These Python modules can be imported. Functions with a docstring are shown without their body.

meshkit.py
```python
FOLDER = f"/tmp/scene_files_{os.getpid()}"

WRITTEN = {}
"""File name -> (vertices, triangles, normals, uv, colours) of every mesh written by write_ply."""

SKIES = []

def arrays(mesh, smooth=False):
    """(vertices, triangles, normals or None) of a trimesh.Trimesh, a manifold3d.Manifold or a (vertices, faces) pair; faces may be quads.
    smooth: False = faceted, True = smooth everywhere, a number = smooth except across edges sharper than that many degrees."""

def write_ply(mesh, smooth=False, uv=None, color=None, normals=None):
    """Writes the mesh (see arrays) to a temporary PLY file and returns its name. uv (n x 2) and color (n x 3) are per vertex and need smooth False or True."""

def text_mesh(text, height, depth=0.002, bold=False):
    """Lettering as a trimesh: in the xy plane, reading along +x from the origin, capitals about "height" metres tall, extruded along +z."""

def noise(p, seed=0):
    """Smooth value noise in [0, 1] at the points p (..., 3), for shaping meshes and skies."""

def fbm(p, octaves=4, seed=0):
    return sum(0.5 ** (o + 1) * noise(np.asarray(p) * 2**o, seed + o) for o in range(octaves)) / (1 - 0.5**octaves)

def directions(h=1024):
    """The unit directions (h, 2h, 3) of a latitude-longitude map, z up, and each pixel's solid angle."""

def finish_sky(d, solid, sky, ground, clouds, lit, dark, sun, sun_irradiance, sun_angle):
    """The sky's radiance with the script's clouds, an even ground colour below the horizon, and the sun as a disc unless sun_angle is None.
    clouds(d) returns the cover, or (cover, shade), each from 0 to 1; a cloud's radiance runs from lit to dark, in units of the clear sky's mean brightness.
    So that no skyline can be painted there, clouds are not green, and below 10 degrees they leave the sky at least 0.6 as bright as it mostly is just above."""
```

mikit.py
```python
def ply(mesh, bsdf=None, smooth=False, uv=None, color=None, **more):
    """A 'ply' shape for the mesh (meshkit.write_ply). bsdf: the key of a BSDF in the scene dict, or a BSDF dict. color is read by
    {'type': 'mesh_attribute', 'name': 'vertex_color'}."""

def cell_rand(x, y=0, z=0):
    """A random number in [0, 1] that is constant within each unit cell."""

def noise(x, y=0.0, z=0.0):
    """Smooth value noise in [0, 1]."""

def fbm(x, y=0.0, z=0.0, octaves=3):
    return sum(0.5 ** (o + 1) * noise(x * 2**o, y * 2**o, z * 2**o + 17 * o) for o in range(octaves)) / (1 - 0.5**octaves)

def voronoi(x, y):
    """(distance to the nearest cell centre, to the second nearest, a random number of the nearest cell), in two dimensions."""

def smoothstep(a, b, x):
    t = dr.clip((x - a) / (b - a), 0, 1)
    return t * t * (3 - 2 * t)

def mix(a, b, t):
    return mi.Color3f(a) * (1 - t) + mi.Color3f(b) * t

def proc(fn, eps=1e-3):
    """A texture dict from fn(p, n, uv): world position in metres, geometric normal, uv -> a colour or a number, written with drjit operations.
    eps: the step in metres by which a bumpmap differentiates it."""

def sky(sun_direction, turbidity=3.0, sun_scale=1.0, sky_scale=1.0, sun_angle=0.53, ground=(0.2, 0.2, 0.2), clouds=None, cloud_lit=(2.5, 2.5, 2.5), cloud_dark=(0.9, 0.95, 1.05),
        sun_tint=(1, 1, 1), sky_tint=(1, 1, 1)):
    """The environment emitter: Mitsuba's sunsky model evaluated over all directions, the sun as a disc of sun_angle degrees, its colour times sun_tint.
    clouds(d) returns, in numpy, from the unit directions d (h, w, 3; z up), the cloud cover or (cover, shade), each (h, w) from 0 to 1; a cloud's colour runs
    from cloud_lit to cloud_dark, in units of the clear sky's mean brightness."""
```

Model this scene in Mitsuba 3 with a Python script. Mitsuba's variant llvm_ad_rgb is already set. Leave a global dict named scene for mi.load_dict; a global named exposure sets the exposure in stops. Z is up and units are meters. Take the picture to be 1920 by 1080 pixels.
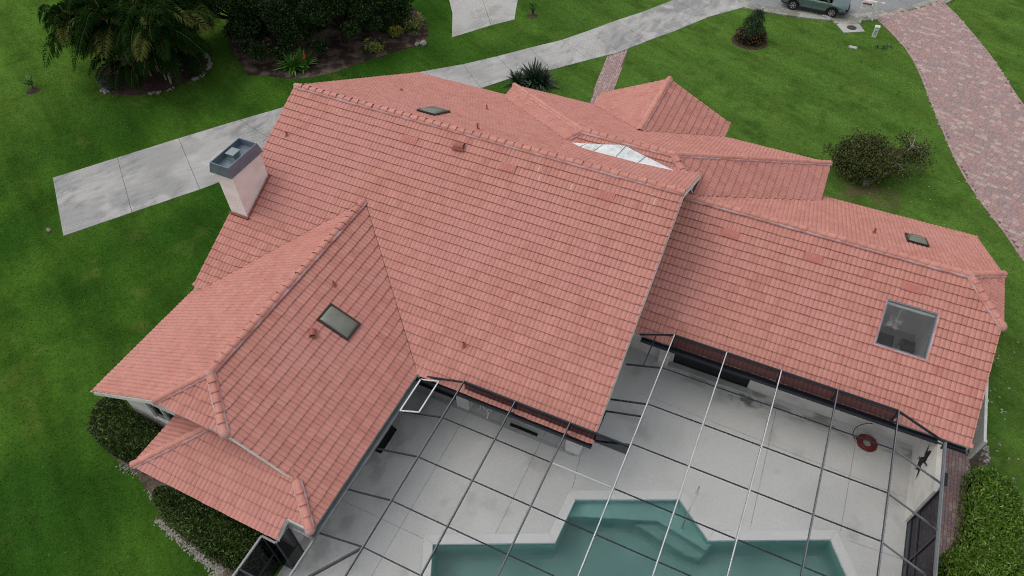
import math, random, numpy as np, drjit as dr, mitsuba as mi, mikit, meshkit, trimesh, shapely
from shapely.geometry import Polygon, LineString, Point, box as sbox
from shapely.ops import unary_union
from shapely.prepared import prep
from mikit import noise, fbm, cell_rand, voronoi, smoothstep, mix, proc
T = mi.ScalarTransform4f
scene, labels = {}, {}
RNG = np.random.default_rng(7)

# ------------------------------------------------------------------ camera, light, exposure
CAM = np.array([10.61, -10.43, 24.05])
pit, rol, yaw = map(math.radians, (48.526, -1.482, -26.284))
FW = np.array([math.sin(yaw)*math.cos(pit), math.cos(yaw)*math.cos(pit), -math.sin(pit)])
RT = np.array([math.cos(yaw), -math.sin(yaw), 0.0]); UP = np.cross(RT, FW)
UP2 = -RT*math.sin(rol) + UP*math.cos(rol)
scene['camera'] = {'type': 'perspective', 'fov': 71.83, 'fov_axis': 'x', 'near_clip': 0.1, 'far_clip': 1500.0,
                   'to_world': T().look_at(origin=CAM.tolist(), target=(CAM+FW).tolist(), up=UP2.tolist())}
SUN = np.array([-0.50, -0.12, 0.85]); SUN /= np.linalg.norm(SUN)
def overcast(d):
    """an even cloud deck, brightest where the sun stands behind it"""
    glow = np.exp(-(np.arccos(np.clip(d @ SUN, -1, 1))/math.radians(40))**2)
    return np.ones(d.shape[:2]), np.clip(1.0-.9*glow-.30*(meshkit.fbm(d*2.4+5, 4)-.5), 0, 1)
scene['sky'] = mikit.sky(SUN.tolist(), turbidity=4, sun_scale=0.10, sun_angle=30, sky_scale=1.0, clouds=overcast,
                         cloud_lit=(3.9, 3.87, 3.8), cloud_dark=(.95, .99, 1.05), ground=(0.08, 0.10, 0.05))
exposure = 2.28

# ------------------------------------------------------------------ helpers
def numbered(k):
    if k not in scene and k not in labels: return k
    i = 1
    while f'{k}_{i:03d}' in scene or f'{k}_{i:03d}' in labels: i += 1
    return f'{k}_{i:03d}'
_next = {}
def uniq(k):
    if k not in _next and k not in scene and k not in labels:
        _next[k] = 1; return k
    i = _next.get(k, 1); _next[k] = i+1
    return f'{k}_{i:03d}'
def lab(k, label=None, cat=None, group=None, kind=None):
    d = labels.setdefault(k, {})
    for n, v in (('label', label), ('category', cat), ('group', group), ('kind', kind)):
        if v: d[n] = v
    return k
def thing(name, label, cat, group=None): return lab(uniq(name), label, cat, group)
def add(name, mesh, bsdf, parent=None, smooth=False, uv=None, label=None, cat=None, group=None, kind=None):
    k = uniq(parent+'__'+name if parent else name)
    if isinstance(mesh, B):
        if uv is None and mesh.uv: uv = np.concatenate(mesh.uv)
        mesh = mesh.mesh()
    scene[k] = mikit.ply(mesh, bsdf, smooth=smooth, uv=uv)
    if label or cat or group or kind: lab(k, label, cat, group, kind)
    return k
def unit(a): a = np.asarray(a, float); return a/np.linalg.norm(a)
class B:
    """collects triangles"""
    def __init__(s): s.v, s.f, s.uv, s.n = [], [], [], 0
    def add(s, v, f, uv=None):
        v = np.asarray(v, float).reshape(-1, 3); f = np.asarray(f, int)
        if f.shape[1] == 4: f = np.vstack([f[:, [0, 1, 2]], f[:, [0, 2, 3]]])
        s.v.append(v); s.f.append(f+s.n); s.n += len(v)
        if uv is not None: s.uv.append(np.asarray(uv, float))
        return s
    def tm(s, m, M=None):
        v = np.asarray(m.vertices)
        if M is not None: v = v @ np.asarray(M)[:3, :3].T + np.asarray(M)[:3, 3]
        return s.add(v, m.faces)
    def box(s, lo, hi, R=None, o=None, ch=0.0):
        lo, hi = np.asarray(lo, float), np.asarray(hi, float)
        if ch:
            c, e = (lo+hi)/2, (hi-lo)/2
            pts = []
            for sx in (-1, 1):
                for sy in (-1, 1):
                    for sz in (-1, 1):
                        g = np.array([sx, sy, sz])
                        for k in range(3):
                            q = e-ch; q[k] = e[k]; pts.append(c+g*q)
            h = trimesh.convex.convex_hull(np.array(pts)); v, f = np.array(h.vertices), np.array(h.faces)
        else:
            v = np.array([[x, y, z] for z in (lo[2], hi[2]) for y in (lo[1], hi[1]) for x in (lo[0], hi[0])])
            f = np.array([[0, 2, 3, 1], [4, 5, 7, 6], [0, 1, 5, 4], [2, 6, 7, 3], [0, 4, 6, 2], [1, 3, 7, 5]])
        if R is not None: v = v @ np.asarray(R).T
        if o is not None: v = v + np.asarray(o)
        return s.add(v, f)
    def beam(s, a, b, w, h, up=(0, 0, 1), ch=0.0):
        """box beam from a to b, width w across, height h along up, centred"""
        a, b = np.asarray(a, float), np.asarray(b, float); d = b-a; L = np.linalg.norm(d); d = d/L
        x = np.cross(d, up); x = unit(x) if np.linalg.norm(x) > 1e-6 else np.array([1.0, 0, 0]); z = np.cross(x, d)
        return s.box((-w/2, 0, -h/2), (w/2, L, h/2), np.stack([x, d, z], 1), a, ch)
    def tube(s, path, r, n=8, cap=True):
        P = np.asarray(path, float); m = len(P); r = np.broadcast_to(r, (m,)).astype(float)
        tg = np.gradient(P, axis=0); tg /= np.linalg.norm(tg, axis=1, keepdims=True)+1e-12
        ref = np.array([0, 0, 1.0]) if abs(tg[0][2]) < .9 else np.array([1.0, 0, 0])
        x = unit(np.cross(tg[0], ref)); V = []
        for i in range(m):
            x = unit(x - tg[i]*(x@tg[i])); y = np.cross(tg[i], x)
            a = np.arange(n)/n*2*np.pi
            V.append(P[i]+r[i]*(np.cos(a)[:, None]*x+np.sin(a)[:, None]*y))
        V = np.concatenate(V); F = []
        for i in range(m-1):
            for k in range(n):
                F.append([i*n+k, i*n+(k+1) % n, (i+1)*n+(k+1) % n, (i+1)*n+k])
        s.add(V, F)
        if cap:
            for i0, rev in ((0, True), ((m-1)*n, False)):
                f = [[0, k, k+1] if not rev else [0, k+1, k] for k in range(1, n-1)]
                s.add(V[i0:i0+n], f)
        return s
    def prism(s, poly, zt, zb, sides=True, bottom=True):
        """shapely polygon(s) between the heights zb and zt (numbers or functions of x, y)"""
        for g in getattr(poly, 'geoms', [poly]):
            if g.is_empty or g.area < 1e-6: continue
            v2, f = trimesh.creation.triangulate_polygon(g, engine='earcut')
            if len(f) == 0: continue
            top = lambda q: zt(q[:, 0], q[:, 1]) if callable(zt) else np.full(len(q), zt)
            bot = lambda q: zb(q[:, 0], q[:, 1]) if callable(zb) else np.full(len(q), zb)
            a = v2[f[:, 1]]-v2[f[:, 0]]; b = v2[f[:, 2]]-v2[f[:, 0]]
            neg = a[:, 0]*b[:, 1]-a[:, 1]*b[:, 0] < 0
            f = np.where(neg[:, None], f[:, ::-1], f)
            s.add(np.column_stack([v2, top(v2)]), f)
            if bottom: s.add(np.column_stack([v2, bot(v2)]), f[:, ::-1])
            if sides:
                for ring, ccw in [(g.exterior, True)]+[(r, False) for r in g.interiors]:
                    q = np.array(ring.coords)[:-1]
                    if (shapely.LinearRing(q).is_ccw) != ccw: q = q[::-1]
                    n = len(q)
                    V = np.vstack([np.column_stack([q, bot(q)]), np.column_stack([q, top(q)])])
                    s.add(V, [[i, (i+1) % n, n+(i+1) % n, n+i] for i in range(n)])
        return s
    def mesh(s): return np.concatenate(s.v), np.concatenate(s.f)
def lathe(prof, n=24):
    p = np.asarray(prof, float); a = np.arange(n)/n*2*np.pi
    V = np.concatenate([np.column_stack([p[:, 0]*np.cos(t), p[:, 0]*np.sin(t), p[:, 1]]) for t in a])
    m = len(p); F = []
    for i in range(n):
        for k in range(m-1): F.append([i*m+k, ((i+1) % n)*m+k, ((i+1) % n)*m+k+1, i*m+k+1])
    F = np.array(F)
    return V, (F[:, ::-1] if p[-1, 1] < p[0, 1] else F)

# ------------------------------------------------------------------ materials
def prin(name, col, rough=0.6, spec=0.5, metal=0.0, two=False, **kw):
    base = col if isinstance(col, dict) else ({'type': 'rgb', 'value': list(col)} if not callable(col) else proc(col))
    d = {'type': 'principled', 'base_color': base, 'roughness': rough, 'specular': spec, 'metallic': metal, **kw}
    scene[name] = {'type': 'twosided', 'bsdf': d} if two else d
    return name
def bumped(name, inner, fn, scale, eps=4e-3):
    scene[name] = {'type': 'bumpmap', 'arbitrary': proc(fn, eps), 'scale': scale, 'bsdf': inner}
def dcol(col): return {'type': 'diffuse', 'reflectance': proc(col) if callable(col) else {'type': 'rgb', 'value': list(col)}}

def tile_col(p, n, uv):
    cu, cv = dr.floor(uv.x), dr.floor(uv.y); fu, fv = uv.x-cu, uv.y-cv
    r1, r2 = cell_rand(cu, cv, 1), cell_rand(cu, cv, 2)
    c = mix((.446, .186, .155), (.510, .225, .192), r1)
    c = mix(c, (.40, .145, .128), smoothstep(.965, .985, r2)*.5)
    c = mix(c, (.50, .25, .20), smoothstep(.05, .01, r2)*.4)
    big = fbm(p.x*.35+3, p.y*.35, p.z*.35, 3)
    c = mix(c, (.50, .225, .205), smoothstep(.45, .7, big)*.5)
    spk = fbm(p.x*9, p.y*9, p.z*9, 3)
    c = c*(0.93+.14*spk)
    trough_shade = smoothstep(.25, .0, dr.abs(fu*2-dr.round(fu*2))*2)          # roll shading, with some grime, painted into the troughs
    c = c*(1-.36*trough_shade*(.6+.8*cell_rand(cu, cv, 5)))
    c = c*(1-.28*smoothstep(.30, .17, fv)*(fv < .92))                       # lap shade and dirt painted in below the course above
    scr = (dr.abs(fu-.5) < .05) & (cell_rand(cu, cv, 9) > .88) & (p.y > 8.85) & (p.y < 9.5) & (p.x > 1.5) & (p.x < 7.6) & (fv > .3)
    c = dr.select(scr, mi.Color3f(.55, .45, .43), c)                           # mortar drips below the ridge
    return dr.select(fv > .93, mi.Color3f(.055, .018, .016), c)  # butt ends darkened: dirt and the shadow line under each course
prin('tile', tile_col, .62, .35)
prin('cap_tile', lambda p, n, uv: dr.select(uv.y-dr.floor(uv.y) > .93, mi.Color3f(.10, .035, .03), mix((.47, .20, .165), (.54, .24, .20), cell_rand(dr.floor(uv.x), 3))*(.82+.36*fbm(p.x*8, p.y*8, p.z*8, 3))), .6, .35)
prin('mortar', lambda p, n, uv: mix((.50, .345, .365), (.48, .24, .215), smoothstep(.35, .65, fbm(p.x*3, p.y*3, p.z*3, 3))), .8, .2)
prin('underlay', (.16, .085, .075), .9, .1, two=True)
prin('paint_white', lambda p, n, uv: mix((.66, .66, .64), (.50, .50, .48), smoothstep(.45, .8, fbm(p.x*2, p.y*2, p.z*3, 4))), .5, .4, two=True)
prin('stucco', lambda p, n, uv: mix((.62, .60, .575), (.50, .48, .46), smoothstep(.4, .8, fbm(p.x*1.3, p.y*1.3, p.z*2.2, 4)))*(.93+.14*noise(p.x*60, p.y*60, p.z*60)), .85, .2, two=True)
prin('stucco_pink', lambda p, n, uv: mix((.84, .80, .785), (.76, .71, .69), smoothstep(.35, .8, fbm(p.x*1.6, p.y*1.6, p.z*2.2, 4)))*(.93+.14*noise(p.x*50, p.y*50, p.z*50)), .85, .2, two=True)
prin('bronze', lambda p, n, uv: mix((.016, .020, .030), (.030, .035, .046), fbm(p.x*2, p.y*2, p.z*2, 2)), .35, .25, 0, two=True)
prin('pale_aluminium_and_glint', lambda p, n, uv: mix((.62, .64, .66), (.48, .50, .53), smoothstep(.4, .8, fbm(p.x*3, p.y*3, p.z*2, 3))), .35, .6, .3, two=True)  # pale frame metal, also the colour of painted sky glints
prin('bronze_worn_and_sheen', lambda p, n, uv: mix((.13, .145, .16), (.22, .235, .25), fbm(p.x*3, p.y*3, p.z*2, 3)), .38, .7, .3, two=True)  # greyer bronze, also the sheen painted on beam tops
prin('chase_metal', lambda p, n, uv: mix((.115, .155, .205), (.19, .23, .28), fbm(p.x*4, p.y*4, p.z*4, 3)), .36, .6, .35, two=True)
prin('vent_metal', (.26, .32, .33), .3, .6, .6, two=True)
prin('red_paint', lambda p, n, uv: mix((.26, .080, .066), (.36, .135, .108), fbm(p.x*6, p.y*6, p.z*6, 3)), .55, .4, two=True)
prin('flush_vent', lambda p, n, uv: mix((.40, .135, .115), (.47, .17, .14), fbm(p.x*7, p.y*7, p.z*7, 3)), .5, .4, two=True)
prin('dark_frame', (.018, .018, .018), .4, .5, two=True)
prin('dome', lambda p, n, uv: mix((.09, .097, .075), (.17, .18, .155), fbm(p.x*2.5, p.y*2.5, p.z*2.5, 3)), .16, .9, two=True, clearcoat=.5)
prin('black_glass', (.010, .012, .014), .08, .6, two=True)
prin('white_membrane', lambda p, n, uv: mix((.70, .73, .76), (.55, .60, .63), smoothstep(.4, .75, fbm(p.x*4, p.y*4, 0, 4)))*(1-.35*smoothstep(.80, .9, noise(p.x*14, p.y*14))), .7, .3, two=True)
scene['pane'] = {'type': 'thindielectric', 'int_ior': 1.33}
scene['screen_mesh'] = {'type': 'thindielectric', 'int_ior': 1.2, 'specular_transmittance': {'type': 'rgb', 'value': [.94, .952, .96]}, 'specular_reflectance': {'type': 'rgb', 'value': [.05, .05, .055]}}
for nm, tv in (('screen_dense', .22), ('screen_wall', .20)):
    scene[nm] = {'type': 'thindielectric', 'int_ior': 1.2, 'specular_transmittance': {'type': 'rgb', 'value': [tv, tv, tv*1.1]}, 'specular_reflectance': {'type': 'rgb', 'value': [.3, .3, .35]}}
scene['pool_surface'] = {'type': 'bumpmap', 'arbitrary': proc(lambda p, n, uv: noise(p.x*2.6, p.y*2.6, 1)+.5*noise(p.x*6.1, p.y*6.1, 3), 6e-3), 'scale': .006, 'bsdf': {'type': 'dielectric', 'int_ior': 1.333, 'ext_ior': 1.0}}

def concrete_col(p, n, uv):
    a = fbm(p.x*.55, p.y*.55, 0, 4); b = fbm(p.x*3.4+7, p.y*1.3-p.x*.7, 0, 5)
    c = mix((.395, .397, .40), (.315, .318, .325), smoothstep(.35, .65, a))
    c = mix(c, (.15, .155, .165), smoothstep(.47, .68, .55*b+.45*fbm(p.x*.3+9, p.y*.3, 0, 3))*.46)
    br = noise((p.x*.80-p.y*.60)*14, (p.x*.60+p.y*.80)*1.2)
    c = c*(.90+.16*br)*(.94+.12*noise(p.x*45, p.y*45))
    return mix(c, (.50, .505, .51), smoothstep(.62, .78, fbm(p.x*.9+31, p.y*.9, 2, 4))*.5)
prin('concrete', concrete_col, .85, .2)
prin('concrete_light', lambda p, n, uv: mix((.40, .402, .40), (.31, .313, .31), smoothstep(.35, .7, fbm(p.x*1.1, p.y*1.1, 0, 4)))*(.94+.12*noise(p.x*30, p.y*30)), .85, .2)
prin('curb_concrete', lambda p, n, uv: mix((.33, .335, .31), (.20, .205, .18), smoothstep(.35, .65, fbm(p.x*1.5, p.y*1.5, 0, 4))), .9, .2)
prin('asphalt', lambda p, n, uv: mix((.20, .21, .225), (.27, .285, .30), fbm(p.x*.6, p.y*.6, 0, 4))*(.88+.24*noise(p.x*25, p.y*25)), .9, .2)
def deck_col(p, n, uv):
    c = mix((.54, .54, .535), (.485, .486, .483), smoothstep(.35, .7, fbm(p.x*.5, p.y*.5, 0, 4)))
    c = mix(c, (.25, .235, .205), smoothstep(.62, .84, fbm(p.x*.9+11, p.y*.9, 0, 4))*.35)
    edge = smoothstep(1.1, .1, 7.6-p.y)*smoothstep(8, 9, p.x)
    c = mix(c, (.21, .195, .16), edge*smoothstep(.42, .68, fbm(p.x*1.2, p.y*4, 5, 4))*.75)
    blot = smoothstep(.9, .3, dr.sqrt(dr.square((p.x-12.1)*1.0)+dr.square((p.y-7.05)*2.2)))
    c = mix(c, (.10, .095, .08), blot*smoothstep(.50, .66, fbm(p.x*4, p.y*4, 1, 3))*.85)
    lft = smoothstep(1.8, .4, p.x)*smoothstep(.44, .7, fbm(p.x*1.6, p.y*1.6, 9, 4))
    c = mix(c, (.15, .14, .125), lft*.35)
    return c*(.93+.14*noise(p.x*38, p.y*38))
prin('deck_coat', deck_col, .8, .25)
prin('coping_stone', lambda p, n, uv: mix((.585, .59, .592), (.53, .535, .54), fbm(p.x*1.2, p.y*1.2, 0, 4))*(.95+.1*noise(p.x*40, p.y*40)), .75, .25)
prin('pool_plaster', lambda p, n, uv: mix((.145, .29, .275), (.19, .355, .34), smoothstep(.3, .7, fbm(p.x*.5, p.y*.5, p.z, 4)))*(1.1+.55*smoothstep(-.8, -.1, p.z)), .8, .2)  # water tint and fading with depth painted into the plaster
prin('waterline_tile', lambda p, n, uv: mix((.03, .06, .065), (.06, .10, .105), cell_rand(p.x*7, p.y*7, p.z*7)), .3, .5)

def turf(p):
    m = fbm(p.x*.20, p.y*.20, 0, 4); front = smoothstep(-14, 8, p.x+.35*p.y-6)
    c = mix((.026, .077, .010), (.052, .122, .016), smoothstep(.3, .7, m))
    c = mix(c, (.092, .176, .034), front*.78)
    c = mix(c, (.082, .165, .026), smoothstep(-25, -36, p.x-.2*p.y)*.75)  # left lawn lightened, painted in as turf clear of tree shade
    c = mix(c, (.120, .155, .034), smoothstep(.60, .82, fbm(p.x*.7+40, p.y*.7+9, 0, 4))*.30)
    c = mix(c, (.028, .074, .011), smoothstep(.52, .78, fbm(p.x*1.1+3, p.y*1.1, 0, 4))*.42)
    stripe = .5+.5*dr.sin((p.x*.45+p.y*.89)*2.1+2.5*m)
    streak = noise((p.x*.89-p.y*.45)*.8, (p.x*.45+p.y*.89)*3.2)
    return c*(.80+.20*stripe+.26*streak)
def lawn_col(p, n, uv):
    c = turf(p)*(.74+.30*noise(p.x*14, p.y*14)*noise(p.x*6+4, p.y*6)+.22*noise(p.x*26, p.y*26))
    bare = smoothstep(2.1, .4, dr.sqrt(dr.square((p.x-15.0)*.8)+dr.square((p.y-21.9)*1.5)))
    return mix(c, (.13, .095, .065), bare*smoothstep(.35, .6, fbm(p.x*2.4, p.y*2.4, 4, 4))*.85)
scene['lawn_mat'] = dcol(lawn_col)
def blade_col(p, n, uv):
    rr = cell_rand(dr.floor(uv.x), 7)
    return mix(turf(p)*1.12, (.19, .21, .06), smoothstep(.90, .99, rr)*.7)*(.78+.48*rr)
scene['blade_mat'] = {'type': 'twosided', 'bsdf': dcol(blade_col)}
def paver_col(p, n, uv):
    k = dr.floor(uv.x); a, t = cell_rand(k, 1), cell_rand(k, 2)
    c = mix((.365, .240, .235), (.28, .220, .228), a); c = mix(c, (.425, .335, .315), smoothstep(.66, .98, t)); c = mix(c, (.375, .235, .22), smoothstep(.16, .02, t)*.8)
    return c*(.86+.28*fbm(p.x*12, p.y*12, 0, 3))
prin('paver_mat', paver_col, .85, .2)
prin('joint_sand', lambda p, n, uv: mix((.16, .125, .11), (.11, .095, .08), noise(p.x*20, p.y*20)), .95, .1)
prin('mulch', lambda p, n, uv: mix((.030, .020, .016), (.085, .058, .048), fbm(p.x*6, p.y*6, 0, 4))*(.6+.8*noise(p.x*30, p.y*30)), .95, .1)
prin('mulch_pale', lambda p, n, uv: mix((.045, .036, .028), (.14, .115, .095), fbm(p.x*3, p.y*3, 0, 4))*(.6+.8*noise(p.x*26, p.y*26)), .95, .1)
prin('mulch_shade', lambda p, n, uv: mix((.030, .022, .018), (.11, .082, .070), smoothstep(.35, .75, fbm(p.x*2, p.y*2, 0, 4)))*(.6+.8*noise(p.x*26, p.y*26)), .95, .1)
prin('stone_pale', lambda p, n, uv: mix((.22, .21, .19), (.42, .405, .38), cell_rand(dr.floor(uv.x), 1)), .85, .2)
prin('stone_grey', lambda p, n, uv: mix((.11, .108, .10), (.33, .32, .31), fbm(p.x*6, p.y*6, p.z*6, 3)), .85, .2)
def leafy(name, a, b, rough=.45, spec=.5, hi=None):
    def fn(p, n, uv):
        r = cell_rand(dr.floor(uv.x), 11); c = mix(a, b, r)
        if hi: c = mix(c, hi, smoothstep(.86, .96, cell_rand(dr.floor(uv.x), 5)))
        return c
    prin(name, fn, rough, spec, two=True)
leafy('hedge_leaf', (.020, .045, .011), (.075, .125, .024), .38, .6, (.17, .24, .055))
leafy('bright_hedge_leaf', (.040, .105, .012), (.125, .225, .026), .40, .5, (.22, .33, .05))
leafy('tree_leaf', (.005, .017, .004), (.020, .045, .011), .55, .15, (.05, .095, .03))
leafy('frond_leaf', (.004, .014, .003), (.014, .034, .007), .8, .0, (.060, .075, .020))
leafy('strap_leaf', (.012, .030, .016), (.035, .068, .036), .4, .5, (.10, .135, .095))
leafy('shrub_leaf', (.036, .056, .018), (.105, .128, .042), .7, .15, (.18, .13, .065))
leafy('conifer_leaf', (.016, .046, .018), (.045, .098, .040), .6, .3, (.07, .13, .06))
leafy('ginger_leaf', (.035, .12, .016), (.095, .23, .035), .4, .5)
leafy('croton_leaf', (.040, .075, .010), (.30, .30, .025), .4, .5, (.42, .40, .04))
leafy('flower_leaf', (.022, .042, .014), (.085, .070, .035), .5, .4, (.40, .12, .06))
leafy('young_leaf', (.05, .13, .025), (.12, .25, .05), .4, .5)
leafy('red_petal', (.45, .03, .015), (.60, .08, .03), .5, .4)
leafy('dry_leaf', (.07, .055, .025), (.15, .12, .05), .7, .3)
prin('bark', lambda p, n, uv: mix((.17, .15, .125), (.40, .37, .33), fbm(p.x*9, p.y*9, p.z*4, 3)), .9, .1)
prin('bark_dark', (.035, .030, .024), .9, .1)
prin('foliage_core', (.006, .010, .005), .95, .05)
prin('car_paint', lambda p, n, uv: mix((.125, .195, .195), (.15, .225, .225), noise(p.x*90, p.y*90, p.z*90)), .28, .6, .55, clearcoat=1.0, clearcoat_gloss=.95)
prin('tyre', (.014, .014, .015), .8, .3, two=True)
prin('alloy', (.55, .56, .58), .28, .6, .8, two=True)
prin('black_plastic', (.018, .019, .020), .5, .4, two=True)
prin('head_lamp', (.62, .64, .58), .12, .9, two=True, clearcoat=1.0)
prin('white_vinyl', lambda p, n, uv: mix((.74, .75, .745), (.60, .63, .60), fbm(p.x*3, p.y*3, p.z*3, 3)), .4, .5, two=True)
prin('sign_red', (.33, .035, .040), .4, .5, two=True)
prin('sign_pale', (.62, .50, .48), .5, .4, two=True)
prin('pedestal_green', (.52, .60, .55), .5, .4, two=True)
prin('iron', lambda p, n, uv: mix((.05, .048, .05), (.10, .095, .09), noise(p.x*30, p.y*30)), .5, .5, .4, two=True)
prin('hose_red', (.16, .022, .022), .45, .5, two=True)
prin('rubber_black', (.012, .012, .013), .55, .4, two=True)
prin('steel', (.45, .46, .47), .22, .6, .9, two=True)
prin('cushion_dark', (.010, .010, .011), .8, .2, two=True)
prin('room_wall', lambda p, n, uv: mix((.88, .885, .88), (.83, .835, .835), fbm(p.x*.8, p.y*.8, p.z*.8, 3)), .8, .2, two=True)
prin('room_floor', (.40, .395, .385), .5, .4, two=True)
prin('lamp_shade', (.88, .88, .86), .4, .4, two=True)

# ------------------------------------------------------------------ the ground, paths, street, deck and pool (metres; z = 0 is the lawn)
def P2(*a): return Polygon(a)
deck_poly = P2((-.5, -14), (18.33, -14), (18.33, 7.6), (7.07, 7.6), (7.07, 5.6), (-.5, 5.6))
pool_poly = P2((3.69, -3.16), (7.5, -1.34), (7.55, .41), (10.96, 1.98), (12.28, .95), (16.05, 2.73), (17.35, .75), (16.6, -2), (16.6, -9), (6.5, -9))
coping_poly = pool_poly.buffer(.30, join_style=2)
J = [((-24.56, 5.61), (-20.41, 2.6)), ((-22.68, 8.34), (-18.56, 5.3)), ((-20.79, 11.07), (-16.61, 8.11)), ((-18.76, 13.91), (-13.9, 12.6)),
     ((-16.6, 16.75), (-11.9, 15.7)), ((-13.94, 20.08), (-9.6, 19.0)), ((-11.47, 22.75), (-8.3, 20.95)), ((-9.64, 24.39), (-7.37, 22.45)), ((-8.07, 26.11), (-5.94, 24.50)), ((-6.59, 27.88), (-4.25, 26.05)),
     ((-5.05, 29.62), (-2.55, 28.05)), ((-3.9, 31.40), (-1.1, 29.65)), ((-2.69, 33.40), (.10, 31.70)), ((-1.45, 35.18), (1.3, 33.51)), ((.04, 37.75), (2.93, 36.35)), ((2.4, 41.2), (4.86, 38.72))]
path_slabs = [Polygon([J[i][0], J[i+1][0], J[i+1][1], J[i][1]]) for i in range(len(J)-1)]
drive2 = [P2((-14.52, 31.54), (-13.39, 29.93), (-11.85, 27.0), (-10.16, 29.48), (-12.32, 32.48), (-14.0, 35.6), (-16.6, 35.2)),
          P2((-10.16, 29.48), (-9.04, 30.83), (-9.45, 31.9), (-9.95, 33.3), (-10.2, 35.6), (-14.0, 35.6), (-12.32, 32.48))]
street_line = [(-9, 55), (-3, 46.5), (.8, 42.5), (2.9, 40.1), (4.94, 38.95), (7.42, 39.15), (9.16, 39.35), (10.3, 39.62), (12.34, 40.44), (13.09, 41.02), (14.99, 42.54), (16.3, 44.0), (17.6, 46.2), (19.5, 50), (24, 58)]
street_poly = Polygon(street_line+[(30, 75), (-30, 75)])
pavL = [(13.1, 41.05), (13.16, 40.71), (13.72, 40.02), (15.44, 37.44), (16.32, 35.11), (17.04, 32.59), (18.13, 28.81), (19.07, 25.79), (20.16, 23.44), (21.14, 21.77), (21.83, 20.32), (23.4, 17.4), (25.2, 14.8)]
pavR = [(32, 17.5), (27.5, 21.5), (24.3, 27), (22.6, 32.2), (21.69, 34.33), (20.96, 36.49), (20.09, 38.9), (19.02, 41.17), (17.95, 43.41), (16.92, 45.01)]
def smooth_line(L, it=2):
    L = [np.array(q) for q in L]
    for _ in range(it):
        o = [L[0]]
        for a, b in zip(L[:-1], L[1:]): o += [.75*a+.25*b, .25*a+.75*b]
        L = o+[L[-1]]
    return [tuple(q) for q in L]
drive_poly = Polygon(smooth_line(pavL)+smooth_line(pavR)+[(16.3, 44.0), (14.99, 42.54)]).buffer(0)
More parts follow.
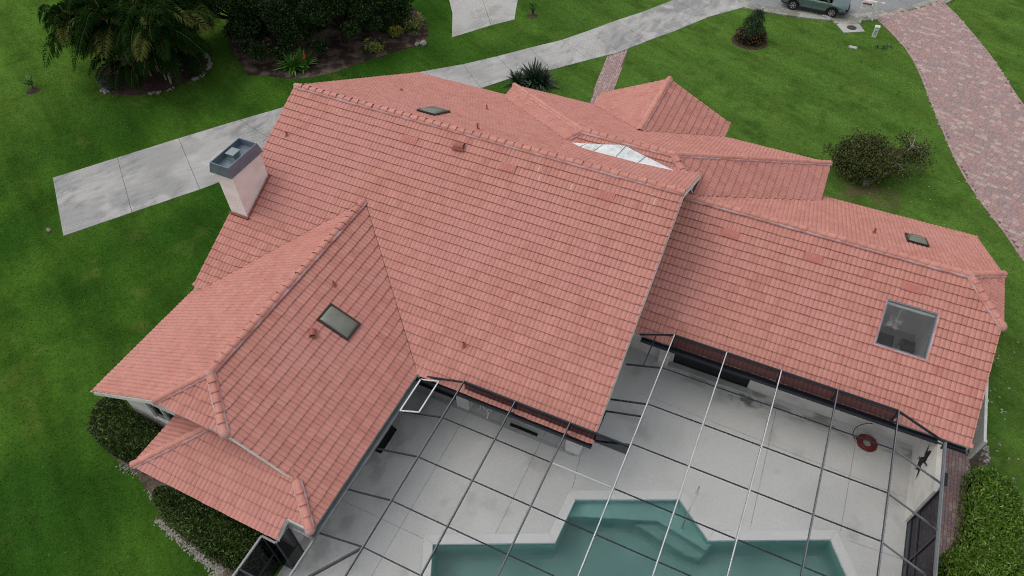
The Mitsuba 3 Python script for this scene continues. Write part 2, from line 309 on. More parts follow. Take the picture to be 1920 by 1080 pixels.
walk_poly = P2((-1.75, 29.5), (-.80, 31.2), (-.65, 30.11), (.02, 25.43), (1.0, 19.4), (-.15, 19.0), (-.86, 23.71))
walk_poly = walk_poly.difference(unary_union(path_slabs).buffer(.02))
side_walk = P2((18.45, -14), (20.0, -14), (20.17, 4.66), (20.17, 8.0), (19.3, 8.9), (18.45, 8.9))
hedge_bed = Polygon(smooth_line([(-10.9, -3.7), (-10.6, -4.8), (-9.6, -5.2), (-8.84, -5.35), (-7.61, -5.48), (-6.3, -6.0), (-5.35, -6.45), (-3.94, -6.72), (-3.01, -6.76), (-2.2, -7.05), (-1.9, -8), (-1.8, -11), (-.5, -11), (-.5, -5.0), (-5.6, -5.2), (-9.1, -3.6)]))
palm_bed = Polygon(smooth_line([(-30.5, 14.0), (-28.43, 12.95), (-27.68, 12.75), (-25.56, 13.73), (-24.5, 15.33), (-24.11, 16.81), (-24.8, 18.2), (-26.5, 19.2), (-29.5, 18.5), (-31, 16)]+[(-30.5, 14.0)]))
shade_bed = Polygon(smooth_line([(-21.4, 17.9), (-20.69, 18.3), (-19.46, 18.4), (-18.16, 18.85), (-16.68, 20.15), (-15.24, 22.75), (-13.95, 24.5), (-13.07, 25.6), (-13.6, 27.2), (-15.5, 29.3), (-18.6, 30.5), (-24, 32), (-30, 27), (-26, 21)]+[(-21.4, 17.9)]))
gravel_end = P2((19.35, 8.9), (20.17, 8.05), (20.17, 6.9), (20.6, 7.3), (20.9, 8.3), (20.3, 11.6), (19.3, 11.6))
apron = Polygon(smooth_line([(9.9, 39.5), (10.45, 39.3), (10.78, 39.0), (10.93, 38.74)], 1)+[(12.31, 39.33)]+smooth_line([(12.27, 39.6), (12.34, 40.0), (12.6, 40.55)], 1)+[(12.2, 40.6), (10.5, 39.9)])
inlet = P2((10.93, 38.74), (12.31, 39.33), (12.76, 38.46), (11.54, 37.79))

hard = unary_union([deck_poly, unary_union(path_slabs).buffer(.03), unary_union(drive2), street_poly.buffer(.5), drive_poly, walk_poly, side_walk, hedge_bed, palm_bed, shade_bed, gravel_end, apron, inlet,
                    sbox(-9.2, -3.6, .3, 18.7), sbox(.2, 2, 7.2, 18.7), sbox(7, 7.6, 18.7, 17.4), sbox(-3.3, 16, 12, 19.3)])
lawn = sbox(-160, -120, 180, 220).difference(unary_union([deck_poly.buffer(-.02)]))
b = B().prism(lawn, 0, -.3, sides=False, bottom=False)
add('lawn', b, 'lawn_mat', kind='structure', label='mown green lawn around the house')
# blades of grass over what the lawn shows
pts = []
view = Polygon([(-48, 22), (-9.5, -10.8), (24, -10.8), (24.5, 30), (23, 48), (-14, 36)])
pv = prep(view.difference(hard.buffer(.02)))
cand = np.column_stack([RNG.uniform(-48, 25, 620000), RNG.uniform(-11, 48, 620000)])
ok = shapely.contains_xy(view.difference(hard.buffer(.015)), cand[:, 0], cand[:, 1])
q = cand[ok]
n = len(q); h = RNG.uniform(.02, .055, n); a = RNG.uniform(0, 2*np.pi, n); t = RNG.normal(0, .035, (n, 2)); w = RNG.uniform(.010, .022, n)
sx, sy = np.cos(a)*w, np.sin(a)*w
V = np.empty((n, 3, 3)); V[:, 0] = np.column_stack([q[:, 0]-sx, q[:, 1]-sy, np.zeros(n)-.002]); V[:, 1] = np.column_stack([q[:, 0]+sx, q[:, 1]+sy, np.zeros(n)-.002])
V[:, 2] = np.column_stack([q[:, 0]+t[:, 0], q[:, 1]+t[:, 1], h])
uvb = np.repeat(np.column_stack([np.arange(n) % 60000+.5, np.zeros(n)]), 3, axis=0)
add('grass', (V.reshape(-1, 3), np.arange(3*n).reshape(-1, 3)), 'blade_mat', uv=uvb, kind='stuff', label='short green grass blades of the mown lawn')

lab('concrete_path', 'long curving path of stained concrete slabs behind the house', kind='structure')
for g in path_slabs:
    add('slab', B().prism(g.buffer(-.012, join_style=2), .03, -.12), 'concrete', 'concrete_path')
add('joint_bed', B().prism(unary_union(path_slabs).buffer(-.03), .012, -.1), 'joint_sand', 'concrete_path')
lab('concrete_drive', 'short pale concrete drive ending in the lawn behind the path', kind='structure')
for g in drive2: add('slab', B().prism(g.buffer(-.012, join_style=2), .03, -.12), 'concrete_light', 'concrete_drive')
add('street', B().prism(street_poly, .012, -.2), 'asphalt', kind='structure', label='grey asphalt street past the front lawn')
lab('curb', 'pale concrete curb and gutter along the street', kind='structure')
sl = smooth_line(street_line, 2)
ln = LineString(sl)
cp = ln.buffer(.42, cap_style=2, single_sided=False).difference(unary_union([apron, drive_poly.buffer(.01)]))
add('gutter_pan', B().prism(cp, .022, -.15), 'curb_concrete', 'curb')
side = ln.buffer(-.62, single_sided=True).difference(ln.buffer(-.42, single_sided=True)).difference(unary_union([inlet.buffer(.02), apron.buffer(-.02), drive_poly.buffer(.05), unary_union(path_slabs)]))
side2 = ln.buffer(.62, single_sided=True).difference(ln.buffer(.42, single_sided=True)).difference(unary_union([inlet.buffer(.02), apron.buffer(-.02), drive_poly.buffer(.05), unary_union(path_slabs)]))
side = side if not side.intersects(Point(7.42, 40.0).buffer(.5)) and side.distance(Point(7.4, 38.6)) < .3 else side2
add('kerb_stone', B().prism(side, .10, -.15), 'curb_concrete', 'curb')
lab('drain_inlet', 'concrete storm drain apron with round iron cover beside the parked car', 'drain')
add('apron', B().prism(apron, .032, -.15), 'curb_concrete', 'drain_inlet')
add('slab', B().prism(inlet, .045, -.1), 'concrete_light', 'drain_inlet')
for sgn, L in ((1, [(9.9, 39.5), (10.45, 39.3), (10.78, 39.0), (10.93, 38.74)]), (-1, [(12.31, 39.33), (12.27, 39.6), (12.34, 40.0), (12.6, 40.55)])):
    add('wing_curb', B().prism(LineString(smooth_line(L, 1)).buffer(.09, cap_style=2), .12, -.1), 'curb_concrete', 'drain_inlet')
v, f = lathe([(0, .062), (.30, .062), (.31, .05), (.31, .02)], 28)
b = B().add(v+[11.92, 38.62, 0], f)
for k in range(-3, 4):
    L = math.sqrt(max(.27**2-(k*.075)**2, 0))
    b.box((11.92-L, 38.62+k*.075-.012, .060), (11.92+L, 38.62+k*.075+.012, .070))
add('iron_cover', b, 'iron', 'drain_inlet')

# pavers: rows of bricks with sunk sand joints
def paver_mesh(L, W, H=.055, ch=.008):
    l, w = L/2, W/2
    v = [(-l, -w, 0), (l, -w, 0), (l, w, 0), (-l, w, 0), (-l, -w, H-ch), (l, -w, H-ch), (l, w, H-ch), (-l, w, H-ch), (-l+ch, -w+ch, H), (l-ch, -w+ch, H), (l-ch, w-ch, H), (-l+ch, w-ch, H)]
    f = [(8, 9, 10, 11)]+[(i, (i+1) % 4, 4+(i+1) % 4, 4+i) for i in range(4)]+[(4+i, 4+(i+1) % 4, 8+(i+1) % 4, 8+i) for i in range(4)]
    return np.array(v), np.array(f)
def pave(parent, poly, L, W, ang, keep, z=0.0, gap=.008):
    ca, sa = math.cos(ang), math.sin(ang); R = np.array([[ca, -sa], [sa, ca]])
    c = np.array(poly.exterior.coords if poly.geom_type == 'Polygon' else poly.convex_hull.exterior.coords) @ R
    lo, hi = c.min(0), c.max(0); items = []
    pp, j = prep(poly.buffer(-.02)), 0
    y = lo[1]
    while y < hi[1]:
        x = lo[0]-L*(.5*(j % 2)+.13*(j % 3))
        while x < hi[0]:
            l = L if RNG.random() > .3 else L*.66
            ctr = np.array([x+l/2, y+W/2]); q = R @ ctr
            if pp.contains(Point(*q)): items.append((np.linalg.norm(np.array([*q, 0])-CAM), q, l))
            x += l+gap
        y += W+gap; j += 1
    items.sort(key=lambda t: t[0])
    rest = B()
    for i, (_, q, l) in enumerate(items):
        v, f = paver_mesh(l, W); v = v.copy(); v[:, :2] = v[:, :2] @ R.T
        v[:, 2] += z-.025+RNG.normal(0, .0022)+v[:, 0]*RNG.normal(0, .012)+v[:, 1]*RNG.normal(0, .012)
        v += [q[0], q[1], 0]
        uv = np.tile([[i*7 % 5003+.5, .5]], (len(v), 1))
        if i < keep: add('paver', (v, f), 'paver_mat', parent, uv=uv)
        else: rest.add(v, f, uv)
    if rest.n: add('paver_field', rest, 'paver_mat', parent, kind='stuff')
    add('sand_bed', B().prism(poly, z+.012, z-.1), 'joint_sand', parent)
lab('paver_driveway', 'curving driveway of mottled pink and grey brick pavers', kind='structure')
pave('paver_driveway', drive_poly, .34, .23, math.radians(-17), 300)
ec = B()
for L in (pavL, pavR):
    l = LineString(smooth_line(L)); d_ = 0.0
    while d_ < l.length-.25:
        p0, p1 = l.interpolate(d_), l.interpolate(d_+.22); v, f = paver_mesh(.215, .115); a = math.atan2(p1.y-p0.y, p1.x-p0.x); v = v.copy()
        v[:, :2] = v[:, :2] @ np.array([[math.cos(a), math.sin(a)], [-math.sin(a), math.cos(a)]]); v += [(p0.x+p1.x)/2, (p0.y+p1.y)/2, -.022+RNG.normal(0, .003)]
        ec.add(v, f, np.tile([[RNG.integers(0, 5000)+.5, .5]], (len(v), 1))); d_ += .225
add('edge_course', ec, 'paver_mat', 'paver_driveway', kind='stuff')
lab('entry_walk', 'narrow pink brick walk from the path to the front entry', kind='structure')
pave('entry_walk', walk_poly if walk_poly.geom_type == 'Polygon' else max(walk_poly.geoms, key=lambda g: g.area), .20, .10, math.radians(98), 0)
lab('side_walk', 'brick paver walk between the pool enclosure and the right hedge', kind='structure')
pave('side_walk', side_walk, .21, .105, math.radians(90), 300)

# pool deck, coping, pool
lab('pool_deck', 'pale grey coated concrete pool deck with saw cut joints', kind='structure')
cuts = [LineString([(2.4, 8), (2.4, -14)]), LineString([(5.53, 8), (5.53, -2.1)]), LineString([(7.1, 2.1), (7.32, .75)]), LineString([(13.3, 7.6), (13.46, 2.0)]),
        LineString([(-1, -3.14), (3.4, -3.14)]), LineString([(8.2, 5.62), (18.4, 5.35)]), LineString([(16.55, 2.9), (18.4, 3.0)]), LineString([(0, 2.02), (7.07, 2.02)]), LineString([(16.3, 3.15), (16.3, 7.6)])]
deck_slabs = deck_poly.buffer(-.004).difference(unary_union([coping_poly.buffer(.008)]+[c.buffer(.007, cap_style=2) for c in cuts]))
for g in sorted(deck_slabs.geoms, key=lambda g: -g.area):
    if g.area > .05: add('slab', B().prism(g, .05, -.1), 'deck_coat', 'pool_deck')
add('joint_bed', B().prism(deck_poly.difference(coping_poly.buffer(-.05)), .036, -.12), 'joint_sand', 'pool_deck')
lab('pool', 'angular in-ground swimming pool with green water and pale coping', 'pool')
cor = list(coping_poly.exterior.coords)[:-1]; ring = coping_poly.difference(pool_poly.buffer(-.03, join_style=2))
inn = list(pool_poly.buffer(-.03, join_style=2).exterior.coords)[:-1]
cut = unary_union([LineString([a, min(inn, key=lambda c: (c[0]-a[0])**2+(c[1]-a[1])**2)]).buffer(.003) for a in cor])
for g in ring.difference(cut).geoms:
    if g.area > .02: add('coping', B().prism(g, .062, -.06), 'coping_stone', 'pool')
DEP = -1.55
sh = B(); pc = np.array(pool_poly.exterior.coords)[:-1]
if not pool_poly.exterior.is_ccw: pc = pc[::-1]
m = len(pc)
for z0, z1, bb in ((DEP, -.16, sh),):
    bb.add(np.vstack([np.column_stack([pc, np.full(m, z1)]), np.column_stack([pc, np.full(m, z0)])]), [[i, (i+1) % m, m+(i+1) % m, m+i] for i in range(m)])
sh.prism(pool_poly, DEP, DEP-.2, sides=False, bottom=False)
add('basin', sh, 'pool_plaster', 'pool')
wl = B().add(np.vstack([np.column_stack([pc, np.full(m, .03)]), np.column_stack([pc, np.full(m, -.16)])]), [[i, (i+1) % m, m+(i+1) % m, m+i] for i in range(m)])
add('waterline_band', wl, 'waterline_tile', 'pool')
st1 = P2((7.52, -.12), (7.55, .41), (10.96, 1.98), (12.28, .95), (12.45, 1.05), (12.3, .72), (10.47, 1.02))
st2 = P2((9.5, .6), (10.47, 1.02), (12.3, .72), (12.55, .62), (11.9, .50), (10.1, .66))
add('step', B().prism(st1.intersection(pool_poly.buffer(.02)), -.42, DEP), 'pool_plaster', 'pool')
add('step', B().prism(P2((9.75, .70), (10.47, 1.03), (12.3, .73), (12.2, .42), (11.75, .38)), -.78, DEP), 'pool_plaster', 'pool')
add('water', B().prism(pool_poly.buffer(-.002), -.085, -.09, sides=False, bottom=False), 'pool_surface', 'pool')
h = thing('hand_rail', 'bent steel grab rail standing at the pool steps', 'handrail')
hp = smooth_line([(11.44, 2.42, .05), (11.44, 2.40, .75), (11.42, 2.1, .86), (11.36, 1.45, .60), (11.33, 1.15, .25), (11.33, 1.1, -.42)], 3)
add('rail', B().tube(hp, .024, 10), 'steel', h, smooth=40)
v, f = lathe([(0, .075), (.05, .07), (.06, .05)], 16)
add('flange', B().add(v+[11.44, 2.42, 0], f), 'steel', h)

# ------------------------------------------------------------------ the house: roof planes
H = thing('house', 'sprawling house with salmon pink tile roofs, gables and a chimney', 'house')
S = .4986; EX = .34; TW = .33
ZR, YR = 6.961, 9.861           # main ridge
RX, RZ = -4.137, 5.191          # wing ridge
QY, QZ = 11.764, 5.192          # side ridge
HE, HZ, HF, HR, HL, HY, H1, H2 = 2.63, 5.669, 19.822, 12.574, -3.854, 13.536, 2.33, 6.409
EX0, EZ = 4.142, 4.311          # entry ridge
sF, sR, sL = (HZ-HE)/(HF-HY), (HZ-HE)/(HR-H2), (HZ-HE)/(H1-HL)
FACES = {  # name: (roof part, (a, b, c) with z = a + b x + c y, outline)
    'mn': ('main_roof', (ZR-S*YR, 0, S), P2((-9.69, 1.30), (7.68, 1.30), (7.68, YR), (-9.69, YR))),
    'mb': ('main_roof', (ZR+S*YR, 0, -S), P2((-9.69, YR), (7.68, YR), (7.68, 19.29), (-9.69, 19.29))),
    'wl': ('wing_roof', (RZ-S*RX, S, 0), P2((-9.69, -4.186), (-5.574, -4.186), (RX, -2.837), (RX, 9), (-9.69, 9))),
    'wr': ('wing_roof', (RZ+S*RX, -S, 0), P2((RX, -2.837), (-2.70, -4.186), (-.22, -4.186), (.84, -5.2), (.84, 9), (RX, 9))),
    'wj': ('wing_roof', (RZ+.531*2.837, 0, .531), P2((-5.574, -4.186), (-2.70, -4.186), (RX, -2.837))),
    'sk': ('skirt_roof', (2.6+.43*5.81, 0, .43), P2((-5.983, -5.81), (-.017, -5.81), (-.017, -5.22), (.86, -5.22), (-.22, -4.186), (-.95, -3.62), (-3.79, -3.62))),
    'sl': ('skirt_roof', (2.6+.43*5.983, .43, 0), P2((-5.983, -5.81), (-3.79, -3.62), (-5.983, -3.62))),
    'rn': ('side_roof', (QZ-S*QY, 0, S), P2((7.1, 6.497), (19.19, 6.497), (19.19, 10.435), (17.841, QY), (7.1, QY)).difference(sbox(15.52, 8.66, 17.20, 10.20))),
    'rb': ('side_roof', (QZ+S*QY, 0, -S), P2((7.1, QY), (17.841, QY), (19.19, 13.093), (19.19, 17.956), (7.1, 17.956))),
    'rj': ('side_roof', (QZ+.4914*17.841, -.4914, 0), P2((17.841, QY), (19.19, 10.435), (19.19, 13.093))),
    'hf': ('hip_roof', (HE+sF*HF, 0, -sF), P2((HL, HF), (H1, HY), (H2, HY), (HR, HF))),
    'hl': ('hip_roof', (HE-sL*HL, sL, 0), P2((HL, HF), (HL, HY-(H1-HL)), (H1, HY))),
    'hr': ('hip_roof', (HE+sR*HR, -sR, 0), P2((HR, HF), (H2, HY), (HR, HY-(HR-H2)))),
    'hn': ('hip_roof', (HZ-S*HY, 0, S), P2((H1, HY), (H2, HY), (H2+.60, HY-.60), (H1-.60, HY-.60))),
    'el': ('entry_roof', (EZ-S*EX0, S, 0), P2((.72, 15.5), (EX0, 15.5), (EX0, 21.10), (.72, 21.10))),
    'er': ('entry_roof', (EZ+S*EX0, -S, 0), P2((EX0, 15.5), (7.514, 15.5), (7.514, 21.10), (EX0, 21.10)))}
def zof(k):
    a, b_, c = FACES[k][1]; return lambda x, y: a+b_*np.asarray(x)+c*np.asarray(y)
def higher(A, Bk):
    """where face B runs above face A, inside B's outline"""
    a, c = np.array(FACES[Bk][1])-np.array(FACES[A][1]), FACES[Bk][2]
    g = math.hypot(a[1], a[2]); nx, ny = a[1]/g, a[2]/g; p0 = np.array([-a[0]*nx/g, -a[0]*ny/g])
    d, e = np.array([nx, ny]), np.array([-ny, nx])
    return c.intersection(Polygon([p0+200*e, p0-200*e, p0-200*e+200*d, p0+200*e+200*d]))
CUT = {'mn': ['wl', 'wr'], 'wl': ['mn'], 'wr': ['mn'], 'mb': ['hl', 'hf', 'hr', 'hn'], 'hl': ['mb'], 'hf': ['mb', 'el', 'er'], 'hr': ['mb', 'rb'], 'hn': ['mb'],
       'rb': ['hr'], 'el': ['hf'], 'er': ['hf']}
CF = np.array([(2.20, 12.72), (2.75, 13.05), (3.41, 13.19), (4.07, 13.34), (4.36, 13.36), (4.62, 13.31), (5.31, 13.16), (6.66, 12.62)])   # far edge, near edge
CN = np.array([(2.20, 12.68), (2.75, 12.33), (3.41, 12.24), (4.07, 12.26), (4.36, 12.26), (4.62, 12.27), (5.31, 12.27), (6.66, 12.58)])
cricket = Polygon(np.vstack([CF, CN[::-1]]))
VIS = {}
for k, (part, pl, poly) in FACES.items():
    for o in CUT.get(k, []): poly = poly.difference(higher(k, o).buffer(.008))
    if k in ('mb', 'hn'): poly = poly.difference(cricket.buffer(.01))
    if k == 'mn': poly = poly.difference(sbox(-9.9, 4.2, -8.70, 6.12))
    VIS[k] = max(getattr(poly, 'geoms', [poly]), key=lambda g: g.area)
VALLEY = {'mb': cricket}

# tiles: two rolls each, laid in overlapping courses, cut at rakes, hips and valleys
TP = np.linspace(0, 1, 9)
TH = .020*np.sqrt(np.clip(.5-.5*np.cos(4*np.pi*TP), 0, 1))
TILES = []
def lay_tiles(k, off=0):
    part, (a, b_, c), outline = FACES[k]; poly = VIS[k]
    g = np.array([b_, c]); sl = np.linalg.norm(g); g = g/sl; u = np.array([g[1], -g[0]]); L = math.hypot(1, sl)
    nrm = unit([-b_, -c, 1]); ex = EX/L
    q = np.array(outline.exterior.coords); uu, vv = q @ u, q @ g
    v0 = vv.min()-.05; eave_open = poly.buffer(.06, join_style=2).intersection(Polygon([u*(-99)+g*(v0-1), u*99+g*(v0-1), u*99+g*(v0+.12), u*(-99)+g*(v0+.12)]))
    P = poly.union(eave_open.buffer(0)) if not eave_open.is_empty else poly
    P = max(getattr(P, 'geoms', [P]), key=lambda t: t.area); pp = prep(P)
    rows = int((vv.max()-v0)/ex)+2
    for j in range(rows):
        st = (.5 if j % 2 else 0)*TW
        i0 = int(math.floor((uu.min()-st)/TW))-1; i1 = int(math.ceil((uu.max()-st)/TW))+1
        for i in range(i0, i1):
            ua = i*TW+st; va = v0+j*ex
            fp = Polygon([u*ua+g*(va-.01), u*(ua+TW)+g*(va-.01), u*(ua+TW)+g*(va+ex+.05), u*ua+g*(va+ex+.05)])
            if not pp.intersects(fp): continue
            jit = RNG.normal(0, .0022, 4); sk = RNG.normal(0, .004)
            us = ua-.003+TP*(TW+.006)
            def row(v, hh): return np.column_stack([u[0]*us+g[0]*v, u[1]*us+g[1]*v, np.zeros(9)]), hh
            pts = []
            for v, hh in ((va+ex+.055, TH*.9+.010+jit[0]), (va+.03*0+sk, TH+.045+jit[1]+np.linspace(jit[2], jit[3], 9)), (va+.003+sk, TH*.7+.006+jit[1])):
                xy = np.column_stack([u[0]*us+g[0]*v, u[1]*us+g[1]*v]); z = a+b_*xy[:, 0]+c*xy[:, 1]
                pts.append(np.column_stack([xy, z])+nrm*hh[:, None])
            V = np.concatenate(pts+[pts[1].copy()])
            ii = np.arange(8)
            F = np.vstack([np.column_stack([9+ii, 10+ii, 1+ii]), np.column_stack([9+ii, 1+ii, ii]), np.column_stack([18+ii, 19+ii, 28+ii]), np.column_stack([18+ii, 28+ii, 27+ii])])
            cu, cv = (i*13+off*7) % 4001+.0, (j*17+off*31) % 4003
            uv = np.vstack([np.column_stack([cu+TP*.998+.001, np.full(9, cv+s)]) for s in (.05, .90, .97, .97)])
            cutpoly = None
            if not pp.contains(fp):
                cutpoly = P.intersection(fp)
                if cutpoly.area < .004: continue
            TILES.append([np.linalg.norm(V[0]-CAM), k, V, F, uv, cutpoly])
def clip(V, F, uv, poly):
    """triangles cut by the plan outline"""
    A = np.hstack([V, uv]); out = []
    for g in getattr(poly, 'geoms', [poly]):
        if g.geom_type != 'Polygon' or g.area < 1e-5: continue
        for t in shapely.constrained_delaunay_triangles(g).geoms:
            c = np.array(t.exterior.coords)[:3]
            if (c[1, 0]-c[0, 0])*(c[2, 1]-c[0, 1])-(c[1, 1]-c[0, 1])*(c[2, 0]-c[0, 0]) < 0: c = c[::-1]
            for f in F:
                pg = A[f]
                for e in range(3):
                    p0, p1 = c[e], c[(e+1) % 3]
                    d = (p1[0]-p0[0])*(pg[:, 1]-p0[1])-(p1[1]-p0[1])*(pg[:, 0]-p0[0])
                    if (d < -1e-9).any():
                        nw = []
                        for x in range(len(pg)):
                            y = (x+1) % len(pg)
                            if d[x] >= 0: nw.append(pg[x])
                            if (d[x] >= 0) != (d[y] >= 0): nw.append(pg[x]+(pg[y]-pg[x])*(d[x]/(d[x]-d[y])))
                        pg = np.array(nw)
                        if len(pg) < 3: break
                if len(pg) >= 3:
                    for x in range(1, len(pg)-1): out += [pg[0], pg[x], pg[x+1]]
    if not out: return None
    out = np.array(out); return out[:, :3], np.arange(len(out)).reshape(-1, 3), out[:, 3:]
for n_, k in enumerate(FACES): lay_tiles(k, n_)
TILES.sort(key=lambda t: t[0])
fields, shown = {}, 0
for d, k, V, F, uv, cp_ in TILES:
    part = f'{H}__{FACES[k][0]}'
    if cp_ is None and shown < 300 and k not in ('mb', 'rb', 'hf', 'hl', 'wl') and not (k == 'mn' and V[0][1] < 2.4):
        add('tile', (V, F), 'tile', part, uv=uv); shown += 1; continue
    if cp_ is not None:
        r = clip(V, F, uv, cp_)
        if r is None: continue
        V, F, uv = r
    fields.setdefault(part, B()).add(V, F, uv)
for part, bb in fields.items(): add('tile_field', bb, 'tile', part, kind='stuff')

# decks under the tiles, with white fascia edges
for part in dict.fromkeys(f[0] for f in FACES.values()):
    bb, ul = B(), B()
    for k, (p_, pl, poly) in FACES.items():
        if p_ != part: continue
        z = zof(k); full = poly
        for o in CUT.get(k, []): full = full.difference(higher(k, o).buffer(-.12))
        if k == 'mn': full = full.difference(sbox(-9.8, 4.3, -8.76, 6.06))
        bb.prism(full.buffer(.018, join_style=2) if k not in ('rn',) else full, lambda x, y, z=z: z(x, y)-.006, lambda x, y, z=z: z(x, y)-.20)
        ul.prism(full.buffer(-.03), lambda x, y, z=z: z(x, y)+.004, 0, sides=False, bottom=False)
    add(part, bb, 'paint_white', H)
    add('underlay', ul, 'underlay', f'{H}__{part}')

# ridge and hip caps on mortar beds
def caps(part, a, b_, mort=True, e0=0.0, e1=0.0, r=.122):
    a, b_ = np.asarray(a, float), np.asarray(b_, float); d = b_-a; L = np.linalg.norm(d); d = d/L
    x = unit(np.cross(d, [0, 0, 1])); z = np.cross(x, d); n = max(1, int(round((L+e0)/.36))); st = (L+e0)/n
    for i in range(n):
        p0 = a+d*(i*st-e0-.03); th = np.linspace(-.12*np.pi, 1.12*np.pi, 11); V = []; uv = []
        jx, jz = RNG.normal(0, .006), RNG.normal(0, .005)
        rid = len(scene) % 3000+i
        for s, rr, up, tag in ((0, r*1.10, .040, .3), (st+.07, r*.93, .012, .3), (0, r*1.10, .040, .97), (.004, r*.90, .030, .97)):
            c = p0+d*s+x*jx+z*(up+jz)
            V.append(c+rr*(np.cos(th)[:, None]*x+np.sin(th)[:, None]*.82*z)); uv.append(np.column_stack([np.full(11, rid+.5), np.full(11, tag)]))
        F = []
        for k in range(10):
            F += [[k, k+1, 12+k], [k, 12+k, 11+k], [22+k, 33+k, 34+k], [22+k, 34+k, 23+k]]
        F = np.array(F)[:, ::-1]
        add('ridge_cap', (np.concatenate(V), F), 'cap_tile', part, uv=np.concatenate(uv))
    if mort:
        m = max(4, int(L/.12)); t = np.linspace(0, 1, m); bb = B()
        for sgn in (-1, 1):
            prof = np.array([(.10, .055), (.145, .030), (.165, .000), (.15, -.06)])
            V = []
            for i in range(m):
                w = (meshkit.noise(np.array([t[i]*L*3.1, sgn*5.0, a[0]]))-.5)*.035
                V.append(a+d*L*t[i]+np.array([(pu+w*(pv < .06))*sgn*x+pv*z for pu, pv in prof]))
            V = np.concatenate(V); F = [[i*4+k, (i+1)*4+k, (i+1)*4+k+1, i*4+k+1] for i in range(m-1) for k in range(3)]
            F = np.array(F); bb.add(V, F if sgn < 0 else F[:, ::-1])
        add('mortar_bed', bb, 'mortar', part)
hr_ = lambda p: f'{H}__{p}'
up = lambda x, y, z, e=.02: (x, y, z+e)
R_ = lambda part, a, b_, **k: caps(hr_(part), up(*a), up(*b_), **k)
R_('main_roof', (7.66, YR, ZR), (-9.66, YR, ZR)); R_('wing_roof', (RX, -2.80, RZ), (RX, 6.25, RZ)); R_('side_roof', (17.841, QY, QZ), (7.5, QY, QZ))
R_('wing_roof', (-5.574, -4.186, 4.475), (RX, -2.837, RZ)); R_('wing_roof', (-2.70, -4.186, 4.475), (RX, -2.837, RZ))
R_('skirt_roof', (-5.98, -5.81, 2.60), (-3.85, -3.68, 3.53)); R_('skirt_roof', (.82, -5.18, 2.80), (-.24, -4.21, 3.29))
R_('side_roof', (19.19, 10.435, 4.53), (17.841, QY, QZ)); R_('side_roof', (19.19, 13.093, 4.53), (17.841, QY, QZ))
R_('hip_roof', (H2, HY, HZ), (H1, HY, HZ)); R_('hip_roof', (HL, HF, HE), (H1, HY, HZ)); R_('hip_roof', (HR, HF, HE), (H2, HY, HZ))
R_('hip_roof', (H1-.58, HY-.58, HZ-.28), (H1, HY, HZ)); R_('hip_roof', (H2+.75, HY-.75, HZ-.36), (H2, HY, HZ)); R_('entry_roof', (EX0, 21.09, EZ), (EX0, 16.42, EZ))
for part, q in (('wing_roof', (RX, -2.85, RZ)), ('side_roof', (17.85, QY, QZ)), ('wing_roof', (-2.70, -4.19, 4.47)), ('skirt_roof', (.83, -5.2, 2.79)), ('hip_roof', (H1, HY, HZ)), ('hip_roof', (H2, HY, HZ)), ('side_roof', (19.2, 10.42, 4.52))):
    v, f = lathe([(0, .17), (.08, .155), (.135, .10), (.16, .02), (.17, -.06)], 14)
    add('mortar_cap', B().add(v*[1, 1, .9]+np.array(q), f), 'mortar', hr_(part), smooth=True)

# white cricket between the two slopes
zfar = lambda q: float(max(zof('hn')(*q), zof('mb')(*q)))+.05
cf = np.array([[*q, zfar(q)] for q in CF]); cn = np.array([[*q, zfar(q)] for q in CN]); m = len(cf)
V = np.vstack([cn, cf, cn-[0, 0, .2], cf-[0, 0, .2]])
bb = B().add(V, [[i, i+1, m+i+1, m+i] for i in range(m-1)]+[[2*m+i, 2*m+i+1, i+1, i] for i in range(m-1)])
add('cricket', bb, 'white_membrane', H, label='flat white membrane patch between two tile slopes')
for i in range(1, m-1):
    if i in (3, 5): continue
    add('seam', B().beam(cn[i]+[-.06, .02, .004], cf[i]+[.02, -.02, .004], .025, .012), 'joint_sand', H+'__cricket')

# gutters
def gutter(name, a, b_, mat):
    a, b_ = np.asarray(a, float), np.asarray(b_, float); bb = B(); d = unit(b_-a); s = np.cross(d, [0, 0, 1])
    bb.beam(a+s*.075+[0, 0, -.04], b_+s*.075+[0, 0, -.04], .012, .13).beam(a-s*.07+[0, 0, -.04], b_-s*.07+[0, 0, -.04], .012, .13).beam(a+[0, 0, -.1], b_+[0, 0, -.1], .14, .012)
    add(name, bb, mat, H)
gutter('gutter', (.99, 1.20, 2.68), (7.7, 1.20, 2.68), 'bronze')
gutter('gutter', (.97, -5.28, 2.58), (.97, 1.10, 2.58), 'bronze_worn_and_sheen')
gutter('gutter', (7.75, 6.37, 2.46), (19.1, 6.37, 2.46), 'bronze')

# walls
def wall(lo, hi, mat='stucco', name='wall', par=H): return add(name, B().box(lo, hi), mat, par)
W = .15
wall((6.92, 2.05, 0), (7.07, 7.6, 2.9)); wall((-.62, -3.6, 0), (-.47, 5.6, 2.45)); wall((-.47, 5.45, 0), (6.92, 5.6, 2.6))
wall((7.07, 7.6, 0), (9.0, 7.75, 2.75)); wall((12.05, 7.6, 0), (13.6, 7.75, 2.75)); wall((13.6, 7.6, 0), (17.6, 7.75, 1.05)); wall((13.6, 7.6, 2.15), (17.6, 7.75, 2.75)); wall((17.6, 7.6, 0), (18.42, 7.75, 2.75))
wk = add('window', B().box((13.6, 7.66, 1.05), (13.68, 7.72, 2.15)).box((17.52, 7.66, 1.05), (17.6, 7.72, 2.15)).box((13.68, 7.66, 1.05), (17.52, 7.72, 1.11)).box((13.68, 7.66, 2.09), (17.52, 7.72, 2.15)).box((15.57, 7.66, 1.11), (15.63, 7.72, 2.09)), 'white_vinyl', H, label='added unseen window letting daylight into the room under the eave')  # window added, unseen under the eave, to brighten the room
